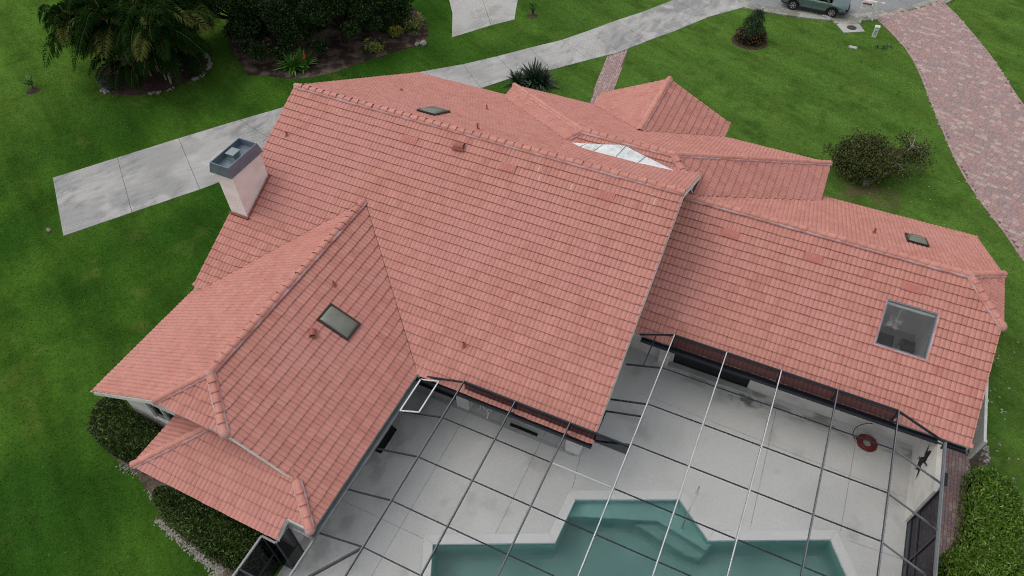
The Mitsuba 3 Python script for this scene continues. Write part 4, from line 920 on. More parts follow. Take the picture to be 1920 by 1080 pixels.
for e in ((15.9, 25.0, 1.75), (16.9, 24.7, 1.7), (16.9, 24.2, 1.5), (16.2, 25.2, 1.85), (17.0, 23.8, 1.3)):
    p = smooth_line([tuple(np.array(bb2[-3])), tuple((np.array(bb2[-1])+np.array(e))/2+rng.normal(0, .08, 3)), e], 2); br.tube(p, np.linspace(.032, .012, len(p)), 5); tips.append(np.array(e))
    for k in range(6):
        s = np.array(p[rng.integers(2, len(p))]); e2 = s+rng.normal(0, .22, 3); br.tube([s, e2], [.007, .003], 4)
add('branch', br, 'bark', t)
cl = []
for tp in tips:
    n = rng.integers(40, 150) if tp[0] < 15.3 else rng.integers(15, 80)
    cl.append(tp+rng.normal(0, .21, (n, 3))*[1, 1, .8])
for k in range(210):
    a = rng.uniform(0, 2*np.pi); r = rng.uniform(0, 1)**.5
    cl.append(np.array([14.3+math.cos(a)*r*1.35, 23.3+math.sin(a)*r*1.2, rng.uniform(.5, 1.45)])+rng.normal(0, .17, (45, 3)))
for k in range(48):
    cl.append(np.array([16.3+rng.normal(0, .45), 24.4+rng.normal(0, .45), rng.uniform(.8, 1.5)])+rng.normal(0, .15, (38, 3)))
c = np.concatenate(cl); c = c[c[:, 2] > .05]
V, F, uv = leaves(c, rng.normal(0, 1, c.shape)+[0, 0, .5], rng.uniform(.09, .16, len(c)), rng.uniform(.05, .085, len(c)), rng)
add('foliage', (V, F), 'shrub_leaf', t, uv=uv)

# strap leaved clump behind the hip roof
def strap(name, label, cat, spots, mat, seed, n=46, L=(.8, 1.5), w=.055, up_=(.35, 1.35), parts='leaf_clump'):
    rng = np.random.default_rng(seed); t = thing(name, label, cat)
    for x, y, s in spots:
        b = B()
        for i in range(int(n*s)):
            a = rng.uniform(0, 2*np.pi); el = rng.uniform(*up_); l = rng.uniform(*L)*s; m = 6
            d = np.array([math.cos(a)*math.cos(el), math.sin(a)*math.cos(el), math.sin(el)]); sd = unit(np.cross(d, [0, 0, 1])); tt = np.linspace(0, 1, m)
            P = np.array([x, y, .02])+rng.normal(0, .07, 3)*[1, 1, 0]+d*l*tt[:, None]+np.array([0, 0, -.42*l*math.cos(el)])*(tt[:, None]**2)
            wd = w*s*np.sin(np.pi*(.12+.86*tt))**.7; nn = np.cross(sd, d)
            V = np.concatenate([P+sd*wd[:, None]+nn*wd[:, None]*.4, P, P-sd*wd[:, None]+nn*wd[:, None]*.4])
            F = [[k+o, k+1+o, k+1+o+m, k+o+m] for k in range(m-1) for o in (0, m)]
            b.add(V, F, np.tile([[rng.integers(0, 40000)+.5, 0]], (len(V), 1)))
        add(parts, b, mat, t)
    return t
t = strap('strap_leaf_plant', 'large dark green strap leaved clump beside the concrete path', 'plant', [(-4.75, 24.35, 1.15), (-5.55, 23.7, .85), (-4.1, 24.2, .95)], 'strap_leaf', 21, n=120, L=(.75, 1.5), w=.05)
c = np.array([[-3.95, 24.5, .95]])+rng.normal(0, .07, (14, 3)); V, F, uv = leaves(c, rng.normal(0, 1, (14, 3))+[0, 0, 1], .10, .05, rng); add('flower', (V, F), 'dry_leaf', t, uv=uv)
strap('ginger_clump', 'bright green ginger clump at the edge of the shaded mulch bed', 'plant', [(-19.2, 19.6, 1.2), (-18.7, 20.0, 1.1), (-19.6, 20.1, 1.15), (-19.0, 20.4, 1.1)], 'ginger_leaf', 22, n=60, L=(.7, 1.25), w=.06, up_=(.5, 1.4))
rf = thing('red_flower', 'single tall red flower in the mulch beside the ginger clump', 'flower')
add('stem', B().tube([(-18.22, 19.72, 0), (-18.2, 19.75, .5), (-18.18, 19.78, 1.0)], .015, 6), 'young_leaf', rf)
c = np.array([[-18.18, 19.79, 1.04]])+rng.normal(0, .055, (40, 3)); V, F, uv = leaves(c, rng.normal(0, 1, (40, 3))+[0, 0, .8], .12, .05, rng); add('bloom', (V, F), 'red_petal', rf, uv=uv)
c = np.array([[-18.2, 19.74, .25]])+rng.normal(0, .09, (16, 3))*[1, 1, 1.2]; V, F, uv = leaves(c, rng.normal(0, 1, (16, 3)), .12, .05, rng); add('leaf', (V, F), 'young_leaf', rf, uv=uv)
def croton(label, x, y, r, h, n, seed, mat='croton_leaf', base='young_leaf'):
    rng = np.random.default_rng(seed); t = thing('croton_plant', label, 'plant'); st, cs = B(), []
    for k in range(7):
        a = rng.uniform(0, 2*np.pi); tip = np.array([x+math.cos(a)*r*.7, y+math.sin(a)*r*.7, h*rng.uniform(.6, 1)]); st.tube([(x, y, 0), tip], [.02, .008], 5); cs.append(tip)
    add('stem', st, 'bark_dark', t)
    c = np.array([cs[i] for i in rng.integers(0, len(cs), n)])+rng.normal(0, .16, (n, 3)); d = rng.normal(0, 1, (n, 3))+(c-[x, y, h*.4])*2
    V, F, uv = leaves(c, d, rng.uniform(.14, .26, n), rng.uniform(.05, .09, n), rng); add('foliage', (V, F), mat, t, uv=uv)
    n2 = n; c = np.array([x, y, h*.45])+rng.normal(0, 1, (n2, 3))*[r*.45, r*.45, h*.22]; V, F, uv = leaves(c, rng.normal(0, 1, (n2, 3))+[0, 0, .5], .20, .07, rng); add('lower_leaf', (V, F), base, t, uv=uv, kind='stuff')
croton('yellow and green croton nearest the lawn edge of the shaded bed', -15.5, 23.35, .55, .85, 130, 31)
croton('yellow croton with bare stems in the middle of the shaded bed', -15.35, 25.75, .35, .5, 330, 32)
croton('large yellow tipped croton at the far right of the shaded bed', -14.55, 26.75, .75, 1.0, 130, 33)
croton('dark green croton behind the yellow tipped ones by the far drive', -16.0, 27.6, .7, 1.0, 330, 34, 'young_leaf', 'tree_leaf')
# young plants in the lawn
t = thing('young_plant', 'small broad leaved plant in a dark mulch spot on the left lawn', 'plant')
b = B(); rng = np.random.default_rng(41)
x, y = -32.55, 11.15
for i in range(13):
    a = rng.uniform(0, 2*np.pi); d = np.array([math.cos(a), math.sin(a), .6]); L = rng.uniform(.35, .6); p0 = np.array([x-.25, y+.25, .15+.35*rng.random()])
    V, F, uv = leaves((p0+d*L*.5)[None], d[None], L, .17, rng, .1, .15); b.add(V, F, uv)
add('leaf', b, 'young_leaf', t); add('stem', B().tube([(x-.2, y+.2, 0), (x-.25, y+.25, .5)], .03, 6), 'bark_dark', t)
v, f = lathe([(0, .06), (.25, .045), (.42, .004), (.42, -.02)], 20); add('mulch_mound', B().add(v+[x, y, 0], f), 'mulch', t)
t = thing('sapling', 'small dark leafless sapling on the strip of lawn by the far drive', 'plant')
b = B(); x, y = -8.15, 31.9
for i in range(9):
    e = np.array([x, y, 0])+rng.normal(0, .2, 3)*[1, 1, 0]+[0, 0, rng.uniform(.5, .9)]; b.tube([(x, y, 0), (np.array([x, y, .3])+e)/2, e], [.016, .010, .004], 5)
add('stem', b, 'bark_dark', t); c = np.array([x, y, .6])+rng.normal(0, .16, (40, 3)); V, F, uv = leaves(c, rng.normal(0, 1, (40, 3)), .12, .06, rng); add('leaf', (V, F), 'tree_leaf', t, uv=uv)
v, f = lathe([(0, .03), (.3, .02), (.38, .003), (.38, -.02)], 18); add('mulch_mound', B().add(v+[x, y-.1, 0], f), 'mulch', t)
strap('spiky_plant', 'low dark spiky plant in the lawn beside the paver driveway', 'plant', [(13.75, 36.75, .5), (14.15, 36.85, .6), (14.45, 37.2, .45)], 'strap_leaf', 43, n=24, L=(.4, .8), w=.05)

# small weeping tree over a ring of flowering shrubs
rng = np.random.default_rng(51); t = thing('weeping_tree', 'small dark weeping tree standing in the front lawn near the street', 'tree')
b = B().tube([(6.2, 34.35, 0), (6.25, 34.4, .9), (6.2, 34.4, 1.6), (6.2, 34.4, 2.05)], [.08, .06, .04, .01], 7); cs, ds = [], []
for i in range(40):
    z0 = rng.uniform(.85, 2.05); a = rng.uniform(0, 2*np.pi); r = .52*(1.25-(z0-.85)/1.9)+rng.uniform(-.18, .22); tip = np.array([6.22+math.cos(a)*r, 34.4+math.sin(a)*r, z0-.35*r])
    p = smooth_line([(6.22, 34.4, z0), (6.22+math.cos(a)*r*.6, 34.4+math.sin(a)*r*.6, z0+.15), tuple(tip)], 2); b.tube(p, np.linspace(.016, .005, len(p)), 5)
    for s in p[3:]:
        cs.append(np.array(s)+rng.normal(0, .09, (8, 3))-[0, 0, .06]); ds.append(rng.normal(0, .5, (8, 3))+[math.cos(a)*.5, math.sin(a)*.5, -.9])
add('trunk', b, 'bark_dark', t); c, d = np.concatenate(cs), np.concatenate(ds)
V, F, uv = leaves(c, d, rng.uniform(.12, .24, len(c)), .020, rng); add('crown', (V, F), 'conifer_leaf', t, uv=uv)
rg = Point(6.15, 34.45).buffer(1.02).difference(Point(6.25, 34.5).buffer(.3))
hedge('flowering_shrub', Polygon([(6.15+1.0*math.cos(a)*(1+.12*math.sin(3*a)), 34.4+.85*math.sin(a)) for a in np.linspace(0, 2*np.pi, 30)[:-1]]), .62, 2600, 'flower_leaf', 'low shrub with reddish blooms around the weeping tree trunk', L=.11, Wd=.06, seed=52, edge=.4)
v, f = lathe([(0, .035), (1.0, .02), (1.15, .003), (1.15, -.02)], 30); add('mulch_ring', B().add(v*[1.0, .9, 1]+[6.15, 34.3, 0], f), 'mulch', 'flowering_shrub')

# palm clump
rng = np.random.default_rng(61)
t = thing('palm_clump', 'tall dark clump of many stemmed feathery palms in a ringed bed', 'palm')
trunks, rach, leaf = B(), B(), B()
def frond(base, az, el, L, droop, dry):
    m = 16; tt = np.linspace(0, 1, m); d = np.array([math.cos(az)*math.cos(el), math.sin(az)*math.cos(el), math.sin(el)])
    P = base+d*L*tt[:, None]+np.array([0, 0, -droop*L])*(tt[:, None]**2.1); rach.tube(P, np.linspace(.026, .006, m), 5); fid = rng.integers(0, 40000)+.5
    tg = np.gradient(P, axis=0); tg /= np.linalg.norm(tg, axis=1, keepdims=True)
    k = 32; s = np.linspace(.14, .99, k); C = np.stack([np.interp(s, tt, P[:, i]) for i in range(3)], 1); Tn = np.stack([np.interp(s, tt, tg[:, i]) for i in range(3)], 1)
    sd = np.cross(Tn, [0, 0, 1.0]); sd /= np.linalg.norm(sd, axis=1, keepdims=True)+1e-9; upv = np.cross(sd, Tn)
    ll = L*.27*np.sin(np.pi*(.10+.84*s))**.8
    for sg in (-1, 1):
        dd = sd*sg*.85+Tn*.55+upv*.25+rng.normal(0, .10, (k, 3)); dd /= np.linalg.norm(dd, axis=1, keepdims=True)
        tip = C+dd*ll[:, None]+np.array([0, 0, -1])*(ll*.42)[:, None]; mid = C+dd*(ll*.5)[:, None]+[0, 0, .02]; w = np.cross(dd, upv); w /= np.linalg.norm(w, axis=1, keepdims=True)
        V = np.stack([C-w*.010, mid-w*.040, mid+w*.040, tip], 1).reshape(-1, 3); i = np.arange(k)*4
        V2 = np.stack([C+w*.010], 1).reshape(-1, 3)
        F = np.vstack([np.column_stack([i, i+1, i+2]), np.column_stack([i+1, i+3, i+2])])
        leaf.add(V, F, np.tile([[fid, 0]], (4*k, 1)))
heads = []
for i in range(32):
    a = rng.uniform(0, 2*np.pi); r = rng.uniform(.2, 1.9); bx_, by_ = -27.5+math.cos(a)*r*1.35, 15.9+math.sin(a)*r*.95
    lean = rng.uniform(.25, 1.25); hh = rng.uniform(2.2, 4.7); top = np.array([bx_+math.cos(a)*lean*1.25, by_+math.sin(a)*lean*.9, hh])
    p = smooth_line([(bx_, by_, 0), (bx_+math.cos(a)*lean*.3, by_+math.sin(a)*lean*.3, hh*.5), tuple(top)], 2); trunks.tube(p, np.linspace(.065, .05, len(p)), 7); heads.append((top, a))
for top, a in heads:
    for k in range(13):
        az = a+rng.normal(0, 1.1) if k < 5 else rng.uniform(0, 2*np.pi); frond(top+rng.normal(0, .05, 3), az, rng.uniform(.35, 1.2), rng.uniform(2.2, 3.3), rng.uniform(.55, 1.0), False)
for k in range(80):
    a = rng.uniform(0, 2*np.pi); q = np.array([-27.4+math.cos(a)*1.9, 15.8+math.sin(a)*1.45, rng.uniform(.4, 3.4)]); frond(q, a+rng.normal(0, .4), rng.uniform(.3, 1.0), rng.uniform(1.5, 2.4), rng.uniform(.6, 1.0), True)
add('trunk', trunks, 'bark', t); add('rachis', rach, 'dry_leaf', t); add('leaflet', leaf, 'frond_leaf', t)
t = thing('silver_shrub', 'low pale green shrub at the left foot of the palm clump', 'shrub')
c = np.array([-28.2, 13.35, .45])+rng.normal(0, 1, (900, 3))*[.33, .28, .22]; V, F, uv = leaves(c, rng.normal(0, 1, (900, 3))+[0, 0, .6], .14, .05, rng); add('foliage', (V, F), 'strap_leaf', t, uv=uv)
add('stem', B().tube([(-28.2, 13.35, 0), (-28.2, 13.4, .5)], .03, 6), 'bark_dark', t)

# broad dark trees over the mulch bed
def tree(label, x, y, R, h0, h1, n, seed, name='shade_tree'):
    rng = np.random.default_rng(seed); t = thing(name, label, 'tree'); tr_ = B(); hub = np.array([x, y, h0*.55])
    tr_.tube([(x, y, -.05), (x+.05, y-.04, h0*.3), tuple(hub)], [.22, .17, .13], 9); cl = []
    for i in range(26):
        a = rng.uniform(0, 2*np.pi); r = R*math.sqrt(rng.uniform(.05, 1)); fr_ = r/R; z = h0+(h1-h0)*(1-fr_**2)*rng.uniform(.55, 1.0); c = np.array([x+math.cos(a)*r, y+math.sin(a)*r, z])
        p = smooth_line([tuple(hub), tuple(hub*.45+c*.55+[0, 0, .25]), tuple(c)], 2); tr_.tube(p, np.linspace(.075, .018, len(p)), 6); cl.append((c, rng.uniform(.55, .95)))
    for i in range(10):
        a = rng.uniform(0, 2*np.pi); cl.append((np.array([x+math.cos(a)*R*.9, y+math.sin(a)*R*.9, h0*rng.uniform(.55, .95)]), rng.uniform(.45, .7)))
    add('trunk', tr_, 'bark_dark', t); cs, ds = [], []
    for c, rr in cl:
        k = int(n*rr**2/20); u = rng.normal(size=(k, 3)); u /= np.linalg.norm(u, axis=1, keepdims=True); rad = rr*rng.uniform(.35, 1.08, (k, 1))
        cs.append(c+u*rad*[1, 1, .75]); ds.append(u+rng.normal(0, .6, (k, 3))+[0, 0, .25])
    c, d = np.concatenate(cs), np.concatenate(ds); V, F, uv = leaves(c, d, rng.uniform(.12, .22, len(c)), rng.uniform(.07, .12, len(c)), rng)
    add('crown', (V, F), 'tree_leaf', t, uv=uv)
tree('dark broad leaved tree standing just right of the palm clump', -21.6, 21.0, 2.3, 1.6, 3.9, 28000, 71)
tree('dark broad leaved tree in the middle of the shaded bed', -18.0, 23.6, 2.8, 1.7, 4.5, 36000, 72)
tree('dark tree at the far right of the shaded bed beside the crotons', -17.0, 26.6, 1.9, 1.4, 3.7, 16000, 73)
tree('tall dark tree at the back behind the palm clump', -24.6, 21.6, 2.8, 2.0, 4.8, 24000, 74)
tree('dark tree at the top edge behind the shaded bed', -20.6, 25.6, 3.0, 2.2, 4.8, 26000, 75)

# beds, stones, gravel
def patch(name, poly, mat, label, hgt=.05):
    b = B(); c = np.array(poly.exterior.coords)[:-1]; c = c if poly.exterior.is_ccw else c[::-1]
    x0, y0, x1, y1 = poly.bounds; st = .25; gx, gy = np.meshgrid(np.arange(x0, x1, st), np.arange(y0, y1, st)); g = np.column_stack([gx.ravel(), gy.ravel()]); g = g[shapely.contains_xy(poly.buffer(-.1), g[:, 0], g[:, 1])]
    dens = np.array(poly.exterior.segmentize(.25).coords)[:-1]; pts = np.vstack([dens, g])
    from scipy.spatial import Delaunay
    tri = Delaunay(pts).simplices; cen = pts[tri].mean(1); tri = tri[shapely.contains_xy(poly, cen[:, 0], cen[:, 1])]
    a, b1 = pts[tri[:, 1]]-pts[tri[:, 0]], pts[tri[:, 2]]-pts[tri[:, 0]]; tri = np.where((a[:, 0]*b1[:, 1]-a[:, 1]*b1[:, 0] < 0)[:, None], tri[:, ::-1], tri)
    z = np.full(len(pts), .004); z[len(dens):] = .015+hgt*meshkit.fbm(np.column_stack([g*2.2, np.zeros(len(g))]), 3)
    add(name, (np.column_stack([pts, z]), tri), mat, kind='structure', label=label, smooth=True)
patch('shaded_mulch_bed', shade_bed, 'mulch_shade', 'dark mulch bed under the broad leaved trees')
patch('palm_mulch_bed', palm_bed, 'mulch', 'round dark mulch bed under the palm clump')
patch('hedge_bed', hedge_bed, 'mulch_pale', 'curving mulch bed along the hedges of the wing')
patch('gravel_bed', gravel_end, 'mulch_pale', 'small gravelly bed at the right corner of the house')
ICO = trimesh.creation.icosphere(subdivisions=1, radius=1.0)
def rock(rng, r, flat=.65):
    v = np.array(ICO.vertices)*(1+.28*(rng.random((len(ICO.vertices), 1))-.5)*2)*r*[1, rng.uniform(.65, 1), flat]; a = rng.uniform(0, 6.28); c, s = math.cos(a), math.sin(a)
    return v @ np.array([[c, -s, 0], [s, c, 0], [0, 0, 1]]).T, np.array(ICO.faces)
rng = np.random.default_rng(81)
def stones(name, pts, r, mat, label, kind='stuff'):
    b = B(); v0 = np.array([[1, 0, 0], [0, 1, 0], [-1, 0, 0], [0, -1, 0], [0, 0, 1]]); f0 = np.array([[0, 1, 4], [1, 2, 4], [2, 3, 4], [3, 0, 4]])
    for q in pts:
        a = rng.uniform(0, 6.28); s = rng.uniform(*r); M = np.array([[math.cos(a), -math.sin(a), 0], [math.sin(a), math.cos(a), 0], [0, 0, 1]])
        b.add((v0*[s, s*rng.uniform(.6, 1), s*rng.uniform(.4, .8)]+rng.normal(0, s*.12, (5, 3))) @ M.T+[*q, .02], f0, np.tile([[rng.integers(0, 9999)+.5, 0]], (5, 1)))
    add(name, b, mat, kind=kind, label=label)
def along(line, n, wd):
    l = LineString(line); o = []
    for t_ in rng.random(n):
        p = l.interpolate(t_, normalized=True); o.append((p.x+rng.normal(0, wd), p.y+rng.normal(0, wd)))
    return o
q = along([(-5.6, -6.5), (-4.6, -6.72), (-3.6, -6.85), (-2.6, -7.0)], 420, .06)+along([(-2.5, -6.95), (-1.5, -7.25)], 700, .14)+along([(-1.3, -7.1), (-1.1, -9)], 1900, .33)+along([(-6.6, -5.85), (-6.2, -5.75)], 50, .09)+along([(-8.6, -5.45), (-7.6, -5.55)], 40, .07)
stones('white_gravel', q, (.022, .055), 'stone_pale', 'white gravel strip along the lower edge of the hedge bed')
q = [tuple(p) for p in rng.uniform((19.4, 7.2), (20.9, 9.5), (700, 2)) if gravel_end.contains(Point(*p))]
stones('corner_gravel', q, (.03, .07), 'stone_pale', 'pale gravel at the right corner of the house')
q = [tuple(p) for p in rng.uniform((-21, 18.3), (-13, 27.5), (1500, 2)) if shade_bed.contains(Point(*p)) and shade_bed.exterior.distance(Point(*p)) < 1.5*rng.random()]
stones('mulch_chips', q, (.03, .08), 'dry_leaf', 'pale leaf litter along the edge of the shaded mulch bed')
def edging(pts, r, label):
    k = thing('stone_edging', label, 'edging')
    for q in pts:
        v, f = rock(rng, rng.uniform(*r)); add('stone', (v+[*q, .05], f), 'stone_grey', k)
edging(along([(-24.25, 15.9), (-24.0, 16.8), (-24.3, 17.7), (-24.9, 18.35), (-25.6, 18.7)], 26, .05), (.10, .19), 'curve of pale edging stones around the right side of the palm bed')
edging(along([(-25.8, 13.65), (-24.9, 14.35), (-24.55, 14.95)], 14, .06), (.06, .12), 'short row of small pale edging stones on the lower side of the palm bed')
edging(along([(-28.5, 12.95), (-28.0, 12.8)], 7, .07), (.10, .18), 'pile of pale stones at the left foot of the palm clump')
for i, (q, r, l) in enumerate((((-13.15, 25.5), .24, 'largest grey rock at the right tip of the shaded bed'), ((-13.5, 25.3), .17, 'grey rock left of the largest one at the bed tip'), ((-13.3, 25.8), .15, 'small grey rock behind the largest one at the bed tip'), ((-21.4, 2.6), .14, 'small grey rock on the lawn left of the concrete path end'))):
    k = thing('rock', l, 'rock'); v, f = rock(rng, r); scene[k] = mikit.ply((v+[*q, r*.3], f), 'stone_grey', smooth=False)

q = [(20.4+abs(rng.normal(0, .9)), rng.uniform(7.5, 15)) for _ in range(60)]+[(rng.uniform(13, 20), rng.uniform(18.5, 26)) for _ in range(40)]
stones('fallen_leaves', q, (.025, .06), 'stone_pale', 'pale fallen leaves scattered on the lawn right of the house')
# white fence beside the right end of the house
fc = thing('vinyl_fence', 'short white vinyl fence beside the right end of the house', 'fence')
FX, FY0, FY1, FH = 20.17, 8.0, 11.7, 1.25
for i, y in enumerate(np.linspace(FY0, FY1, 3)): add('post', B().box((FX-.06, y-.06, 0), (FX+.06, y+.06, FH+.04), ch=.01), 'white_vinyl', fc)
add('top_rail', B().box((FX-.05, FY0+.06, FH-.07), (FX+.05, FY1, FH), ch=.006), 'white_vinyl', fc); add('bottom_rail', B().box((FX-.03, FY0+.06, .12), (FX+.03, FY1, .22)), 'white_vinyl', fc)
for i in range(24):
    y = FY0+.10+i*.15; add('picket', B().box((FX-.012, y, .22), (FX+.012, y+.142, FH-.07), ch=.004), 'white_vinyl', fc)
cb_ = thing('utility_cabinet', 'low blue grey equipment box below the right gutter corner', 'equipment')
add('case', B().box((18.55, 5.95, .0), (19.2, 6.4, .75), ch=.02), 'chase_metal', cb_); add('lid', B().box((18.52, 5.92, .75), (19.23, 6.43, .80), ch=.01), 'bronze', cb_)

# mailbox, pedestal, cover plate
mb_ = thing('mailbox_post', 'white mailbox post with a dark red panel beside the paver driveway', 'mailbox')
add('post', B().box((12.88, 40.14, 0), (13.08, 40.34, 1.50), ch=.012).box((12.85, 40.11, 1.50), (13.11, 40.37, 1.57), ch=.015), 'white_vinyl', mb_)
add('arm', B().box((12.1, 40.18, 1.16), (13.40, 40.30, 1.28), ch=.01).beam((12.45, 40.24, 1.18), (12.93, 40.24, .66), .07, .07), 'white_vinyl', mb_)
bx2 = B().box((12.05, 39.98, .72), (12.72, 40.32, 1.10), ch=.03); add('box', bx2, 'white_vinyl', mb_)
Rm = trimesh.transformations.rotation_matrix(-.75, [1, 0, 0])[:3, :3]
add('panel', B().box((-.30, -.2, -.012), (.30, .26, .012), Rm, (12.36, 39.98, 1.12)), 'sign_red', mb_)
for i, (w_, z_) in enumerate(((.40, .12), (.34, .02), (.38, -.09))): add('panel_line', B().box((-w_/2, z_-.015, .012), (w_/2, z_+.015, .016), Rm, (12.36, 39.98, 1.12)), 'sign_pale', mb_, label='pale line across the red panel')
pd = thing('cable_pedestal', 'pale green cable pedestal standing in the lawn', 'utility box')
add('case', B().box((13.24, 37.9, 0), (13.52, 38.15, .66), ch=.03), 'pedestal_green', pd); add('cap', B().box((13.215, 37.875, .66), (13.545, 38.175, .78), ch=.04), 'pedestal_green', pd)
for z in (.22, .34, .46): add('vent_slot', B().box((13.30, 37.893, z), (13.46, 37.902, z+.03)), 'dark_frame', pd)
mp = thing('cover_plate', 'small pale meter cover plate set flush in the front lawn', 'cover')
add('lid', B().box((12.12, 36.05, 0), (12.55, 36.30, .04), ch=.01), 'concrete_light', mp); add('rim', B().box((12.06, 35.99, -.05), (12.61, 36.36, .015)), 'curb_concrete', mp)

# parked car (only its near side stands in the picture)
car = thing('parked_car', 'silver green sport utility car parked along the curb', 'car')
CO = np.array([9.13, 39.60, 0]); cyaw = math.radians(-1.5); CR = np.array([[math.cos(cyaw), -math.sin(cyaw), 0], [math.sin(cyaw), math.cos(cyaw), 0], [0, 0, 1]])
cw = lambda v: np.asarray(v, float) @ CR.T+CO            # x forward from mid wheelbase, y from the near side inwards
def loft(st, nseg=None):
    secs = [np.array(s) for s in st]; m = len(secs[0]); V = np.concatenate(secs); F = [[i*m+k, i*m+(k+1) % m, (i+1)*m+(k+1) % m, (i+1)*m+k] for i in range(len(secs)-1) for k in range(m)]
    F += [[0, k+1, k, k] for k in range(1, m-1)]; o = (len(secs)-1)*m; F += [[o, o+k, o+k+1, o+k+1] for k in range(1, m-1)]
    f = np.array(F); f = np.vstack([f[:, [0, 1, 2]], f[:, [0, 2, 3]]]); f = f[(f[:, 0] != f[:, 1]) & (f[:, 1] != f[:, 2]) & (f[:, 0] != f[:, 2])]
    return V, f
HW, YC = .90, .82
def sect(x, hb, hs, inset, zb): # lower body section: bottom zb, shoulder hs, top hb
    hw = HW-inset
    h = [(-hw+.10, zb), (-hw+.02, zb+.10), (-hw, zb+.30), (-hw+.015, hs-.10), (-hw+.05, hs), (-hw+.13, hb), (0, hb+.025)]
    return [(x, YC+y, z) for y, z in h]+[(x, YC-y, z) for y, z in h[-2::-1]]
body = [sect(-2.10, .92, .88, .14, .42), sect(-2.02, .98, .92, .05, .34), sect(-1.7, 1.00, .94, .01, .30), sect(-.9, 1.0, .95, 0, .26), sect(.2, .99, .94, 0, .26), sect(1.0, .99, .93, 0, .26), sect(1.25, .98, .90, .01, .28), sect(1.75, .90, .82, .03, .30), sect(2.05, .80, .72, .10, .32), sect(2.18, .66, .60, .20, .36)]
V, F = loft(body); bm = trimesh.Trimesh(V, F, process=True); bm.fix_normals()
try:
    for wx in (-1.28, 1.28):
        cyl = trimesh.creation.cylinder(radius=.40, height=.5, sections=40); cyl.apply_transform(trimesh.transformations.rotation_matrix(math.pi/2, [1, 0, 0])); cyl.apply_translation([wx, .08, .34])
        bm = trimesh.boolean.difference([bm, cyl], engine='manifold')
except Exception: pass
add('body', B().add(cw(bm.vertices), bm.faces), 'car_paint', car, smooth=32)
def gs(x, zt, in_t, zb=.97, in_b=.07):
    return [(x, YC-HW+in_b, zb), (x, YC-HW+in_t, zt), (x, YC, zt+.03), (x, YC+HW-in_t, zt), (x, YC+HW-in_b, zb)]
V, F = loft([gs(-2.02, 1.02, .10), gs(-1.75, 1.48, .24), gs(-1.3, 1.58, .24), gs(-.3, 1.62, .24), gs(.35, 1.58, .25), gs(1.12, 1.04, .12)])
add('cabin', B().add(cw(V), F), 'car_paint', car, smooth=25)
def glass(poly):  # x, z polygon on the near flank
    P = np.array(poly); t_ = (P[:, 1]-.97)/(1.58-.97); y = YC-HW+.07+t_*.17-.012
    return B().add(cw(np.column_stack([P[:, 0], y, P[:, 1]])), [[0, k, k+1, k+1] for k in range(1, len(P)-1)]) 
for poly in ([(-1.85, 1.05), (-1.05, 1.03), (-1.05, 1.50), (-1.62, 1.46)], [(-.98, 1.03), (-.08, 1.03), (-.08, 1.53), (-.98, 1.51)], [(0, 1.03), (.92, 1.05), (.42, 1.47), (0, 1.52)]):
    gm = glass(poly); gm.f = [np.array([t_ for t_ in f if len(set(t_)) == 3]) for f in gm.f]; add('side_window', gm, 'black_glass', car)
add('windscreen', B().add(cw([(.42, .24, 1.55), (1.10, .14, 1.07), (1.13, YC, 1.09), (1.10, 1.50, 1.07), (.42, 1.40, 1.55), (.40, YC, 1.60)]), [[0, 1, 2, 5], [5, 2, 3, 4]]), 'black_glass', car)
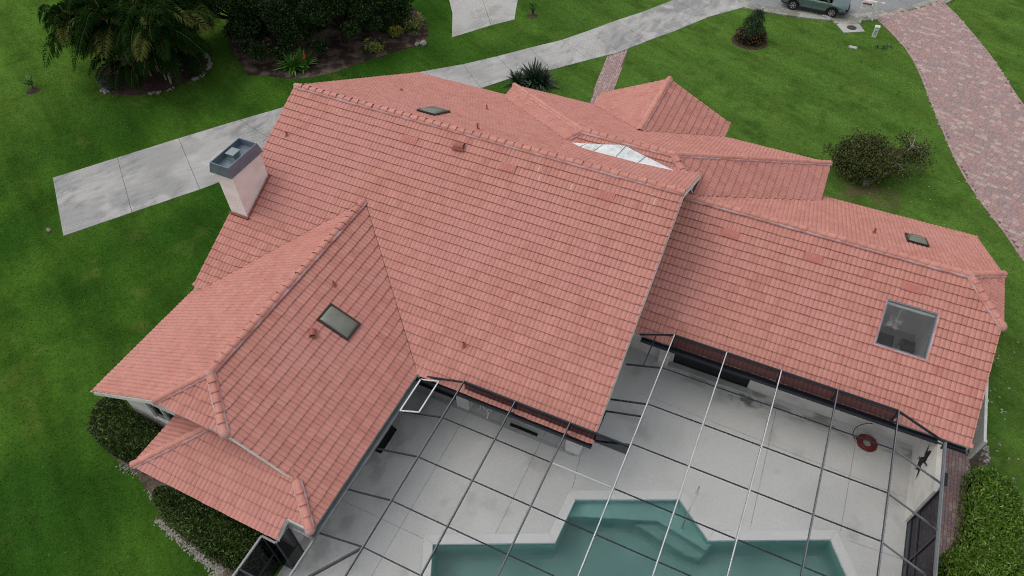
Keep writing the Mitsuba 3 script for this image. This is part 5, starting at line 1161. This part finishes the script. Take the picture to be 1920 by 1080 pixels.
for wx in (-1.28, 1.28):
    for wy, s in ((.02, -1), (1.62, 1)):
        k = add('wheel', B().add(*(lambda v, f: (cw(np.column_stack([v[:, 0]+wx, s*(v[:, 2]-.0)+wy, v[:, 1]+.34])), f))(*lathe([(.205, .10), (.30, .115), (.34, .08), (.34, -.10), (.30, -.115)], 32))), 'tyre', car, smooth=35)
        rb_ = B()
        for sp in range(6):
            a = sp*math.pi/3+.2; c, s2 = math.cos(a), math.sin(a)
            for off in (-.12, .12):
                ca_, sa_ = math.cos(a+off), math.sin(a+off); rb_.beam(cw((wx+.04*c, wy+s*.10, .34+.04*s2)), cw((wx+.205*ca_, wy+s*.085, .34+.205*sa_)), .035, .03, up=CR @ np.array([0, 1, 0]))
        v, f = lathe([(0, .105), (.05, .10), (.055, .07)], 16); rb_.add(cw(np.column_stack([v[:, 0]+wx, s*v[:, 2]+wy, v[:, 1]+.34])), f)
        v, f = lathe([(.215, .10), (.20, .105), (.195, .05)], 32); rb_.add(cw(np.column_stack([v[:, 0]+wx, s*v[:, 2]+wy, v[:, 1]+.34])), f)
        add('rim', rb_, 'alloy', k)
        v, f = lathe([(0, .03), (.2, .03), (.2, .0)], 24); add('brake_shadow', B().add(cw(np.column_stack([v[:, 0]+wx, s*v[:, 2]+wy, v[:, 1]+.34])), f), 'black_plastic', k)
    arch = [(wx+.42*math.cos(a), .34+.42*math.sin(a)) for a in np.linspace(.05*math.pi, .95*math.pi, 18)]
    ab = B().tube([cw((x, -.075, z)) for x, z in arch], .035, 6); add('arch_trim', ab, 'black_plastic', car)
add('sill_trim', B().box((-.86, -.085, .25), (.86, -.03, .38), CR, CO), 'black_plastic', car)
add('front_bumper', B().tube([cw(q) for q in ((1.72, -.03, .40), (2.02, .06, .40), (2.17, .35, .42), (2.2, YC, .42), (2.17, 1.3, .42), (2.0, 1.6, .40))], .09, 8), 'black_plastic', car, smooth=True)
add('rear_bumper', B().tube([cw(q) for q in ((-1.72, -.03, .42), (-2.02, .06, .46), (-2.14, .35, .48), (-2.15, YC, .48), (-2.12, 1.3, .48))], .10, 8), 'black_plastic', car, smooth=True)
for y0, s in ((.16, 1), (1.48, -1)):
    hv = trimesh.convex.convex_hull(np.array([cw(q) for q in ((1.80, y0-.09*s, .80), (2.06, y0+.06*s, .72), (2.14, y0+.22*s, .66), (1.82, y0-.10*s, .66), (2.08, y0+.06*s, .60), (1.92, y0+.20*s, .80))])); add('headlight', B().tm(hv), 'head_lamp', car)
add('grille', B().box((2.10, .5, .50), (2.20, 1.14, .66), CR, CO, ch=.02), 'black_plastic', car)
mv = trimesh.convex.convex_hull(np.array([cw(q) for q in ((.78, -.12, 1.02), (.98, -.14, 1.02), (.78, -.12, 1.16), (.98, -.14, 1.14), (.80, .06, 1.04), (.96, .06, 1.04), (.80, .06, 1.12))])); add('wing_mirror', B().tm(mv), 'car_paint', car)
for x in (-1.02, -.04): add('door_seam', B().tube([cw((x, -.088, .40)), cw((x, -.086, .70)), cw((x+.01, -.06, .94))], .006, 5), 'dark_frame', car)
for x in (-.80, .20): add('door_handle', B().tube([cw((x, -.085, .84)), cw((x+.10, -.10, .845)), cw((x+.20, -.085, .84))], .021, 6), 'car_paint', car)
